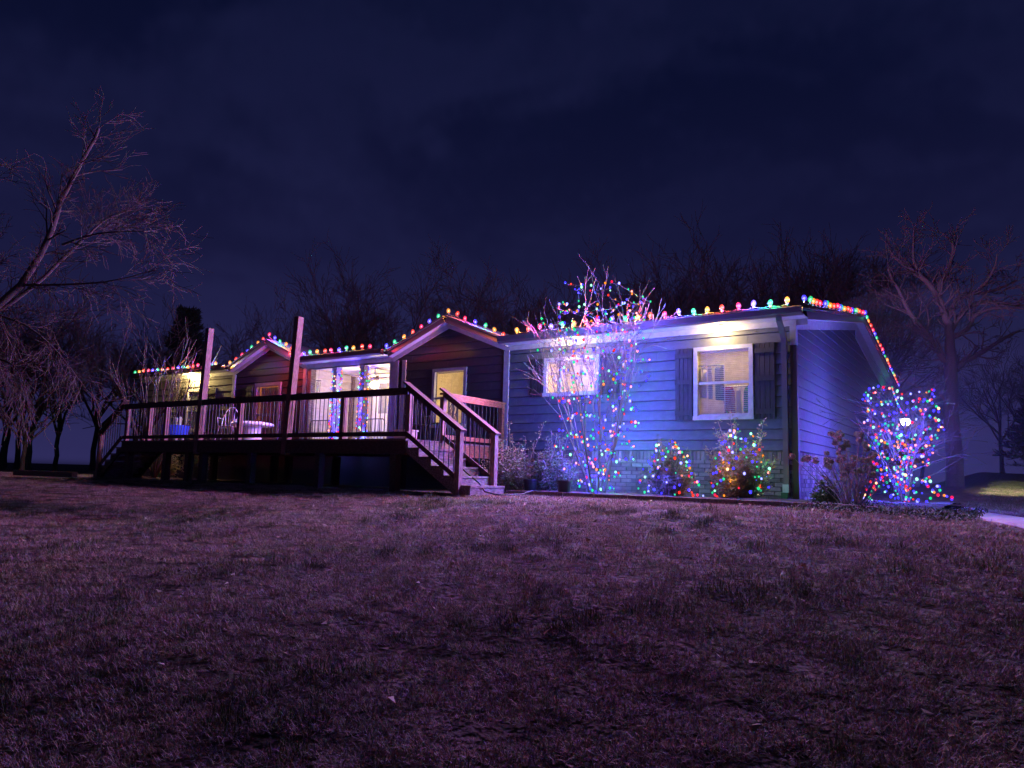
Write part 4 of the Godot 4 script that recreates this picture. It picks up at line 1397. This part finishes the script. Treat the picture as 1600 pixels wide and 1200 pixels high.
func evergreen(label: String, at: Vector3, tall: float, wide: float, seed_: int) -> void:
	rng.seed = seed_
	var t := thing("evergreen_tree", label, "tree", at)
	var tr := G.new()
	tr.tube([Vector3(0, -0.2, 0), Vector3(0, tall * 0.9, 0)], [0.2, 0.04], 7)
	part("trunk", tr.mesh(), M.bark, t)
	var g := G.new()
	for k in 700:
		var h := pow(rng.randf(), 0.8)
		var az := rng.randf() * TAU
		var reach := wide * 0.5 * (1.0 - h * 0.82) * rng.randf_range(0.6, 1.1)
		var p := Vector3(0, tall * (0.08 + 0.85 * h), 0)
		var d := Vector3(cos(az), rng.randf_range(0.0, 0.5), sin(az)).normalized()
		for j in 26:
			var u := rng.randf_range(0.25, 1.0)
			var q := p + d * reach * u
			var e := (d + Vector3(rng.randf_range(-1, 1), rng.randf_range(-0.5, 0.9), rng.randf_range(-1, 1)) * 0.9).normalized()
			g.leaf(q, e, e.cross(Vector3(rng.randf_range(-1, 1), 1, rng.randf_range(-1, 1))).normalized(), rng.randf_range(0.2, 0.4), 0.09)
	part("crown", g.mesh(), M.needle, t)


# ---------------------------------------------------------------- things on the porch and deck
func wires(parts: Array, r: float) -> ArrayMesh:
	var g := G.new()
	for p in parts:
		var rad := []
		for i in p.size():
			rad.append(r)
		g.tube(p, rad, 5)
	return g.mesh()

func make_porch_things() -> void:
	rng.seed = 91
	var k := 0
	for x in [-10.98, -10.02]:
		var c := thing("porch_column", ["square porch column, the left of the two wrapped in lights", "square porch column, the right of the two wrapped in lights"][k], "column", Vector3(x, FLOOR, 0.02))
		bx("column_shaft", Vector3(0, 0.98, 0), Vector3(0.13, 1.95, 0.13), M.grey_trim, c)
		bx("column_base", Vector3(0, 0.05, 0), Vector3(0.17, 0.1, 0.17), M.grey_trim, c)
		bx("column_cap", Vector3(0, 1.93, 0), Vector3(0.17, 0.08, 0.17), M.grey_trim, c)
		k += 1
	# ceiling fan with a glowing globe
	var f := thing("ceiling_fan", "porch ceiling fan with a bright glowing globe", "fan", Vector3(-10.4, 2.96, -0.72))
	var fg := G.new()
	fg.tube([Vector3(0, 0, 0), Vector3(0, -0.2, 0)], [0.015, 0.015], 8)
	part("rod", fg.mesh(), M.grey_trim, f)
	var hub := G.new()
	hub.lathe([Vector2(0.0, -0.2), Vector2(0.1, -0.2), Vector2(0.12, -0.26), Vector2(0.08, -0.31), Vector2(0.0, -0.31)].map(func(p): return p), 16)
	part("motor_housing", hub.mesh(), M.step_timber, f)
	for b in 5:
		var ba := Basis(Vector3(0, 1, 0), TAU * b / 5.0 + 0.35)
		bx("fan_blade", Vector3(0, -0.24, 0) + ba * Vector3(0.36, 0, 0), Vector3(0.46, 0.012, 0.12), M.step_timber, f, ba * Basis(Vector3(1, 0, 0), 0.2))
	var gl := G.new()
	gl.ball(Vector3(0, -0.43, 0), Vector3(0.125, 0.105, 0.125), 10, 16)
	part("lamp_globe", gl.mesh(), M.lamp_shade, f)
	omni("lamp_light", Vector3(0, -0.43, 0), Color(1.0, 0.70, 0.30), 2.3, 0.11, f)
	# wind chime
	var w := thing("wind_chime", "wind chime of thin metal tubes hanging at the left of the porch", "wind chime", Vector3(-11.78, 2.62, -0.1))
	var disc := G.new()
	disc.tube([Vector3(0, 0.0, 0), Vector3(0, 0.015, 0)], [0.07, 0.07], 12)
	part("disc", disc.mesh(), M.black_metal, w)
	for b in 5:
		var th := TAU * b / 5.0
		var a := Vector3(cos(th) * 0.05, -0.03, sin(th) * 0.05)
		part("chime_tube", wires([[a, a - Vector3(0, 0.26 + 0.02 * b, 0)]], 0.008), M.chrome, w)
	part("cord", wires([[Vector3(0, 0.015, 0), Vector3(0, 0.31, 0)], [Vector3(0, 0, 0), Vector3(0, -0.36, 0)]], 0.003), M.black_metal, w)
	# two low wire gates closing the porch
	k = 0
	for x in [[-11.88, -11.12], [-9.9, -9.28]]:
		var gt := thing("wire_gate", ["low black wire gate left of the porch columns", "low black wire gate right of the porch columns"][k], "gate", Vector3(0, FLOOR, 0.0))
		var top := 0.66
		part("frame", wires([[Vector3(x[0], 0.03, 0), Vector3(x[0], top - 0.06, 0), Vector3(x[0] + 0.06, top, 0), Vector3(x[1] - 0.06, top, 0), Vector3(x[1], top - 0.06, 0), Vector3(x[1], 0.03, 0), Vector3(x[0], 0.03, 0)]], 0.012), M.black_metal, gt)
		var n := int((x[1] - x[0]) / 0.095)
		for b in range(1, n):
			var xx := lerpf(x[0], x[1], b / float(n))
			part("gate_bar", wires([[Vector3(xx, 0.03, 0), Vector3(xx, top, 0)]], 0.007), M.black_metal, gt)
		part("cross_wire", wires([[Vector3(x[0], 0.36, 0), Vector3(x[1], 0.36, 0)]], 0.006), M.black_metal, gt)
		k += 1
	# white pedestal table and wire chair on the deck
	var t := thing("pedestal_table", "white round-topped pedestal table on the deck behind the railing", "table", Vector3(-12.25, FLOOR, 1.45))
	var tg := G.new()
	tg.lathe([Vector2(0.0, 0.42), Vector2(0.46, 0.42), Vector2(0.50, 0.45), Vector2(0.48, 0.50), Vector2(0.30, 0.53), Vector2(0.0, 0.54)], 24)
	part("table_top", tg.mesh(), M.white_plastic, t)
	var tb := G.new()
	tb.lathe([Vector2(0.26, 0.0), Vector2(0.24, 0.05), Vector2(0.2, 0.25), Vector2(0.22, 0.42)], 20)
	part("pedestal", tb.mesh(), M.white_plastic, t)
	garden_chair("thin white wire chair beside the white pedestal table", Vector3(-13.15, FLOOR, 1.5), 0.7, M.white_plastic)
	garden_chair("black metal chair with arched back on the deck behind the stair rail", Vector3(-6.75, FLOOR, 0.95), -0.4, M.black_metal)
	garden_chair("black metal chair close under the gable window", Vector3(-7.6, FLOOR, 0.75), 0.9, M.black_metal)
	var st := thing("storage_box", "pale beige lidded box on the deck by the stair head", "box", Vector3(-7.0, FLOOR, 1.75))
	bx("box_body", Vector3(0, 0.11, 0), Vector3(0.36, 0.22, 0.28), M.beige_plastic, st)
	bx("lid", Vector3(0, 0.235, 0), Vector3(0.40, 0.03, 0.32), M.beige_plastic, st)
	# blue tub with pale tubes
	var tub := thing("blue_tub", "bright blue plastic tub at the left end of the deck", "tub", Vector3(-14.45, FLOOR, 2.1))
	var bg := G.new()
	bg.lathe([Vector2(0.0, 0.17), Vector2(0.24, 0.17), Vector2(0.30, 0.20), Vector2(0.34, 0.42), Vector2(0.36, 0.43), Vector2(0.33, 0.43), Vector2(0.28, 0.22), Vector2(0.0, 0.20)], 18)
	part("tub_body", bg.mesh(), M.blue_plastic, tub)
	var lg := G.new()
	for a in 3:
		var th := TAU * a / 3.0 + 0.4
		lg.tube([Vector3(cos(th) * 0.25, 0.0, sin(th) * 0.25), Vector3(cos(th) * 0.2, 0.19, sin(th) * 0.2)], [0.04, 0.05], 8)
	part("legs", lg.mesh(), M.pale_plastic, tub)
	for a in 2:
		var tu := G.new()
		tu.lathe([Vector2(0.0, 0.0), Vector2(0.05, 0.0), Vector2(0.06, 0.15), Vector2(0.045, 0.3), Vector2(0.055, 0.4), Vector2(0.03, 0.44), Vector2(0.0, 0.45)], 12)
		var tt := part("pale_tube", tu.mesh(), M.pale_plastic, self, Transform3D(Basis(Vector3(0, 0, 1), -0.1), Vector3(-14.5 + a * 0.2, FLOOR + 0.2, 2.1)))
		tag(tt, ["pale green upright tube standing in the blue tub, left one", "pale green upright tube standing in the blue tub, right one"][a], "tube", "pale tubes in the blue tub")
	# closet: a rail of clothes behind the right window
	var rail := thing("clothes_rail", "clothes rail inside the closet window at right", "rail", Vector3(0, 0, 0))
	part("rod", wires([[Vector3(-2.75, 2.52, -0.95), Vector3(-1.5, 2.52, -0.95)], [Vector3(-1.5, 2.52, -0.95), Vector3(-1.5, 2.1, -0.95)], [Vector3(-1.5, 2.1, -0.95), Vector3(-0.4, 2.1, -0.95)]], 0.015), M.chrome, rail)
	var tones := [lin(0.55, 0.5, 0.45), lin(0.08, 0.08, 0.1), lin(0.6, 0.56, 0.5), lin(0.3, 0.28, 0.27), lin(0.1, 0.1, 0.12), lin(0.35, 0.05, 0.05), lin(0.62, 0.6, 0.55), lin(0.05, 0.3, 0.15), lin(0.6, 0.55, 0.45), lin(0.12, 0.12, 0.14), lin(0.5, 0.45, 0.4)]
	var words := ["cream shirt at the left end of the closet rail", "black shirt beside the cream one on the closet rail", "pale shirt left of the middle of the closet rail", "grey shirt near the middle of the closet rail", "dark shirt at the middle of the closet rail", "red shirt hanging on the closet rail", "white shirt right of the red one on the closet rail", "green shirt hanging on the closet rail", "cream shirt right of the green one on the closet rail", "charcoal shirt near the right end of the closet rail", "beige shirt at the right end of the closet rail"]
	for i in tones.size():
		var sm := mat("cloth_%d" % i, tones[i], 0.95)
		var x := lerpf(-2.3, -0.5, i / 10.0)
		var sh := thing("hung_shirt", words[i], "shirt", Vector3(x, 2.52 if x < -1.52 else 2.1, -0.95), "shirts hung on the closet rail")
		sh.rotation.y = rng.randf_range(-0.35, 0.35)
		sh.scale = Vector3(1.0, rng.randf_range(0.75, 1.2), rng.randf_range(0.45, 0.75))
		var g := G.new()
		var out := PackedVector2Array([Vector2(-0.2, -0.09), Vector2(-0.05, -0.02), Vector2(0.05, -0.02), Vector2(0.2, -0.09), Vector2(0.24, -0.42), Vector2(0.17, -0.43), Vector2(0.16, -0.75), Vector2(-0.16, -0.75), Vector2(-0.17, -0.43), Vector2(-0.24, -0.42)])
		var th := 0.03 + 0.015 * (i % 3)
		g.plate(out, func(p: Vector2) -> Vector3: return Vector3(th * (1.0 + 0.5 * sin(p.x * 30.0)), p.y, p.x), func(p: Vector2) -> Vector3: return Vector3(-th, p.y, p.x))
		g.plate(out, func(p: Vector2) -> Vector3: return Vector3(-th, p.y, p.x), func(p: Vector2) -> Vector3: return Vector3(th, p.y, p.x))
		part("cloth", g.mesh(), sm, sh)
		part("hanger", wires([[Vector3(0, -0.03, 0), Vector3(0, 0.0, 0), Vector3(0.0, 0.02, 0.015), Vector3(0, 0.0, 0.03)]], 0.004), M.chrome, sh)
	# kitchen sill
	var fig := thing("sill_ornament", "small pale cross-shaped ornament on the kitchen window sill", "ornament", Vector3(-4.66, 2.02, -0.2))
	bx("upright", Vector3(0, 0.19, 0), Vector3(0.05, 0.38, 0.04), M.trim, fig)
	bx("cross_arm", Vector3(0, 0.26, 0.002), Vector3(0.2, 0.05, 0.04), M.trim, fig)
	bx("foot", Vector3(0, 0.01, 0), Vector3(0.14, 0.02, 0.08), M.trim, fig)

func garden_chair(label: String, at: Vector3, turn: float, m: Material) -> void:
	var c := thing("garden_chair", label, "chair", at)
	c.rotation.y = turn
	var g := G.new()
	g.lathe([Vector2(0.0, 0.42), Vector2(0.22, 0.42), Vector2(0.23, 0.435), Vector2(0.0, 0.44)], 16)
	part("seat", g.mesh(), m, c)
	for s in [Vector2(-1, -1), Vector2(1, -1), Vector2(-1, 1), Vector2(1, 1)]:
		part("leg", wires([[Vector3(s.x * 0.16, 0.43, s.y * 0.16), Vector3(s.x * 0.2, 0.2, s.y * 0.2), Vector3(s.x * 0.24, 0.0, s.y * 0.24)]], 0.011), m, c)
	var arc := []
	for k in 13:
		var t := PI * k / 12.0
		arc.append(Vector3(-cos(t) * 0.21, 0.43 + sin(t) * 0.5, -0.2 - sin(t) * 0.08))
	var lines := [arc]
	for k in range(-2, 3):
		lines.append([Vector3(k * 0.06, 0.43, -0.2), Vector3(k * 0.075, 0.43 + 0.47 * sqrt(1.0 - pow(k * 0.075 / 0.21, 2.0)), -0.27)])
	part("backrest", wires(lines, 0.009), m, c)
	part("armrest", wires([[Vector3(-0.2, 0.62, -0.24), Vector3(-0.26, 0.64, 0.0), Vector3(-0.22, 0.6, 0.16), Vector3(-0.2, 0.43, 0.15)]], 0.009), m, c)
	part("armrest", wires([[Vector3(0.2, 0.62, -0.24), Vector3(0.26, 0.64, 0.0), Vector3(0.22, 0.6, 0.16), Vector3(0.2, 0.43, 0.15)]], 0.009), m, c)


# ---------------------------------------------------------------- garden things
func make_garden_things() -> void:
	rng.seed = 92
	# edging of timber lengths along the bed
	var e := thing("garden_edging", "low timber edging along the front of the planting bed", "edging")
	var x := -4.5
	while x < 1.4:
		var l := 0.6
		var a := Vector3(x, 0, edge_line(x))
		var b := Vector3(x + l - 0.012, 0, edge_line(x + l))
		var ya := land(a.x, a.z)
		a.y = ya + 0.03 + rng.randf_range(-0.006, 0.006)
		b.y = land(b.x, b.z) + 0.03 + rng.randf_range(-0.006, 0.006)
		stick("edging_timber", a, b, Vector2(0.10, 0.11), M.edging, e)
		x += l
	# black nursery pots
	var px := [[-4.42, 1.15, "black plastic pot in front of the broad unlit bush"], [-3.42, 1.62, "black plastic pot with a thin stake beside the lit tree"]]
	for k in 2:
		var p: Array = px[k]
		var t := thing("plant_pot", p[2], "pot", Vector3(p[0], land(p[0], p[1]) + 0.05, p[1]))
		var g := G.new()
		g.lathe([Vector2(0.0, 0.0), Vector2(0.105, 0.0), Vector2(0.12, 0.2), Vector2(0.132, 0.2), Vector2(0.132, 0.23), Vector2(0.12, 0.23), Vector2(0.115, 0.2), Vector2(0.0, 0.19)], 18)
		part("pot_body", g.mesh(), M.pot, t)
		if k == 1:
			part("stake", wires([[Vector3(-0.03, 0.18, 0), Vector3(-0.06, 0.7, 0.0), Vector3(-0.07, 1.2, 0.01)]], 0.006), M.bark, t)
	# black hose over the stairs
	var hose := []
	for p in [Vector3(-4.95, 0.42, 2.5), Vector3(-4.72, 0.30, 2.55), Vector3(-4.5, 0.20, 2.62), Vector3(-4.34, 0.06, 2.66), Vector3(-4.15, 0.02, 2.62), Vector3(-3.98, 0.02, 2.45), Vector3(-3.9, 0.03, 2.2), Vector3(-3.86, 0.09, 1.95)]:
		hose.append(p)
	var rad := []
	for k in hose.size():
		rad.append(0.013)
	var hg := G.new()
	hg.tube(hose, rad, 8)
	tag(part("garden_hose", hg.mesh(), M.hose, self), "dark hose trailing down the last steps of the near stairs", "hose")
	# light wooden timber lying at the left foot of the deck
	var tb := thing("landscape_timber", "pale landscape timber lying on the lawn left of the deck", "timber", Vector3(-16.9, 0, 3.4))
	stick("beam", Vector3(-2.2, 0.06, 0.3), Vector3(0.35, 0.06, 0.0), Vector2(0.14, 0.14), M.edging, tb)
	# flood lamp on a post behind the lit shrub
	var fl := thing("flood_lamp", "bright white flood lamp on a slim post behind the lit shrub", "lamp", Vector3(1.15, -0.03, -4.3))
	part("post", wires([[Vector3(0, 0, 0), Vector3(0, 1.6, 0)]], 0.03), M.timber, fl)
	var hd := G.new()
	hd.lathe([Vector2(0.0, -0.06), Vector2(0.06, -0.05), Vector2(0.09, 0.02), Vector2(0.10, 0.06)], 16, Vector3.ZERO)
	part("lamp_housing", hd.mesh(), M.black_metal, fl, Transform3D(Basis(Vector3(1, 0, 0), PI) , Vector3(0, 1.80, 0)))
	var ln := G.new()
	ln.ball(Vector3(0, 1.68, 0), Vector3(0.085, 0.08, 0.085), 10, 14)
	part("lamp_lens", ln.mesh(), M.flood_lens, fl)
	var sp := SpotLight3D.new()
	sp.name = "lamp_light"
	sp.light_color = Color(1.0, 0.93, 0.78)
	sp.light_energy = 260.0
	sp.spot_angle = 11.5
	sp.spot_angle_attenuation = 0.8
	sp.spot_range = 40.0
	sp.spot_attenuation = 2.0
	sp.light_size = 0.07
	sp.shadow_enabled = true
	fl.add_child(sp)
	sp.position = Vector3(0, 1.68, 0)
	sp.look_at_from_position(Vector3(1.15, 1.65, -4.3), Vector3(3.55, 0.95, -15.0))


# ---------------------------------------------------------------- grass
func grass_patch(seed_: int, wide: float, blades: int, low: float, high: float, lean0: float, lean1: float, tones: Array) -> ArrayMesh:
	# a patch of curved blades, each with a tone of its own
	rng.seed = seed_
	var g := G.new()
	g.tinted = true
	for k in blades:
		var p := Vector3(rng.randf_range(-0.5, 0.5) * wide, -0.006, rng.randf_range(-0.5, 0.5) * wide)
		var az := rng.randf() * TAU
		var lean := rng.randf_range(lean0, lean1)
		var d := Vector3(cos(az) * sin(lean), cos(lean), sin(az) * sin(lean))
		var sd := Vector3(-sin(az), 0, cos(az)) * rng.randf_range(0.0014, 0.0026)
		var l := rng.randf_range(low, high)
		var m := p + d * l * 0.55
		var tip := p + d * l + Vector3(rng.randf_range(-0.01, 0.01), -0.25 * l * sin(lean) + rng.randf_range(-0.008, 0.006), rng.randf_range(-0.01, 0.01))
		g.tint = (tones[0] as Color).lerp(tones[1], rng.randf())
		if rng.randf() < 0.06:
			g.tint = tones[2]
		g.quad(p - sd, m - sd * 0.8, m + sd * 0.8, p + sd)
		g.tri(m - sd * 0.8, tip, m + sd * 0.8)
	return g.mesh()

func on_lawn(q: Vector2) -> bool:
	if q.y < edge_line(clampf(q.x, -4.4, 2.1)) + 0.08 and q.x > -4.5 and q.x < 2.2:
		return false
	if q.y < 2.6 and q.x < -4.4 and q.x > -15.2:
		return false
	if q.y < 0.3 and q.x < 0.1:
		return false
	for k in path_line.size() - 1:
		if q.distance_to(Geometry2D.get_closest_point_to_segment(q, path_line[k], path_line[k + 1])) < 0.44:
			return false
	return true

func scatter(label: String, meshes: Array, places: Array) -> void:
	for v in meshes.size():
		var mm := MultiMesh.new()
		mm.transform_format = MultiMesh.TRANSFORM_3D
		mm.use_colors = true
		mm.mesh = meshes[v]
		var mine := []
		for k in range(v, places.size(), meshes.size()):
			mine.append(places[k])
		mm.instance_count = mine.size()
		for k in mine.size():
			mm.set_instance_transform(k, mine[k][0])
			mm.set_instance_color(k, mine[k][1])
		var mi := MultiMeshInstance3D.new()
		mi.multimesh = mm
		mi.material_override = M.grass
		mi.name = numbered("fallen_leaves" if label.contains("leaves") else "lawn_grass")
		add_child(mi, true)
		stuff(tag(mi, label, "leaves" if label.contains("leaves") else "grass", label))

func make_grass() -> void:
	var tan := [Color(0.50, 0.385, 0.31), Color(0.33, 0.245, 0.19), Color(0.62, 0.54, 0.45)]
	var green := [Color(0.10, 0.13, 0.05), Color(0.17, 0.19, 0.09), Color(0.3, 0.3, 0.16)]
	var straw := []
	var tuft := []
	for k in 5:
		straw.append(grass_patch(400 + k, 0.30, 340, 0.022, 0.062, 0.35, 1.45, tan))
	for k in 4:
		tuft.append(grass_patch(420 + k, 0.16, 80, 0.035, 0.10, 0.1, 1.1, green))
	rng.seed = 93
	var patch := FastNoiseLite.new()
	patch.seed = 3
	patch.frequency = 0.42
	patch.fractal_octaves = 4
	var view := -Vector2(0.56032, 0.81893)
	var side := Vector2(0.81893, -0.56032)
	var low := []
	var tall := []
	var dist := 1.3
	while dist < 24.0:
		# rows of patches from the viewer outwards, over the wedge of lawn in view and a margin round it
		var step := 0.125 + 0.012 * dist
		var across := -(dist * 0.95 + 1.6)
		while across < dist * 0.95 + 1.6:
			across += step
			var q := Vector2(EYE.x, EYE.z) + view * (dist + rng.randf_range(-0.1, 0.1)) + side * (across + rng.randf_range(-0.1, 0.1))
			if not on_lawn(q):
				continue
			var n := patch.get_noise_2d(q.x, q.y)
			var s := rng.randf_range(0.85, 1.2)
			var v := 1.0 - 0.35 * rng.randf() - 0.5 * maxf(0.0, n)
			var b := Basis(Vector3(0, 1, 0), rng.randf() * TAU)
			low.append([Transform3D(b * Basis.from_scale(Vector3(s, s * rng.randf_range(0.8, 1.2), s)), Vector3(q.x, land(q.x, q.y), q.y)), Color(v, v * rng.randf_range(0.95, 1.03), v * rng.randf_range(0.93, 1.03))])
			if n > 0.14 + rng.randf() * 0.4 or rng.randf() < 0.03:
				var s2 := rng.randf_range(0.6, 1.25)
				tall.append([Transform3D(b * Basis.from_scale(Vector3(s2, s2 * rng.randf_range(0.7, 1.4), s2)), Vector3(q.x, land(q.x, q.y), q.y)), Color(v, v, v)])
		dist += step
	scatter("short dormant tan grass all over the lawn", straw, low)
	for k in 1600:
		# greener grass of the back lawn, right of the house
		var q := Vector2(rng.randf_range(0.5, 5.0), rng.randf_range(-26.0, -3.0))
		if on_lawn(q):
			var w := rng.randf_range(1.2, 2.2)
			tall.append([Transform3D(Basis(Vector3(0, 1, 0), rng.randf() * TAU) * Basis.from_scale(Vector3(w, rng.randf_range(0.5, 1.0), w)), Vector3(q.x, land(q.x, q.y), q.y)), Color.WHITE])
	var litter := []
	for k in 4:
		rng.seed = 440 + k
		var g := G.new()
		g.tinted = true
		g.tint = [Color(0.40, 0.30, 0.20), Color(0.28, 0.19, 0.12), Color(0.50, 0.42, 0.32), Color(0.22, 0.14, 0.10)][k]
		var d := Vector3(1, 0.15, 0).normalized()
		g.leaf(Vector3.ZERO, d, Vector3(0, rng.randf_range(-0.3, 0.3), 1).normalized(), 0.07, 0.05)
		litter.append(g.mesh())
	var fallen := []
	for k in 500:
		var dd := 1.4 + 10.0 * sqrt(rng.randf())
		var q := Vector2(EYE.x, EYE.z) + view * dd + side * rng.randf_range(-0.85, 0.85) * dd
		if on_lawn(q):
			fallen.append([Transform3D(Basis.from_euler(Vector3(rng.randf_range(-0.5, 0.5), rng.randf() * TAU, rng.randf_range(-0.5, 0.5))) * Basis.from_scale(Vector3.ONE * rng.randf_range(0.5, 1.1)), Vector3(q.x, land(q.x, q.y) + 0.03, q.y)), Color.WHITE])
	scatter("small dry leaves fallen on the lawn", litter, fallen)
	scatter("darker green tufts growing through the tan lawn", tuft, tall)
	print("grass patches ", low.size(), " ", tall.size())


# ---------------------------------------------------------------- mist
func make_mist() -> void:
	for b in [[Vector3(3.2, 3.0, 3.2), "thin night mist close round the lit shrub"], [Vector3(4.4, 4.0, 4.4), "thin night mist a little farther round the lit shrub"], [Vector3(5.8, 5.2, 5.8), "thinnest night mist farthest out round the lit shrub"]]:
		var f := FogVolume.new()
		f.name = numbered("mist")
		f.shape = RenderingServer.FOG_VOLUME_SHAPE_ELLIPSOID
		f.size = b[0]
		var m := FogMaterial.new()
		m.albedo = lin(0.85, 0.85, 0.92)
		m.density = 0.0028
		m.edge_fade = 0.5
		f.material = m
		add_child(f, true)
		f.position = Vector3(1.6, 1.3, -2.2)
		stuff(tag(f, b[1], "mist"))
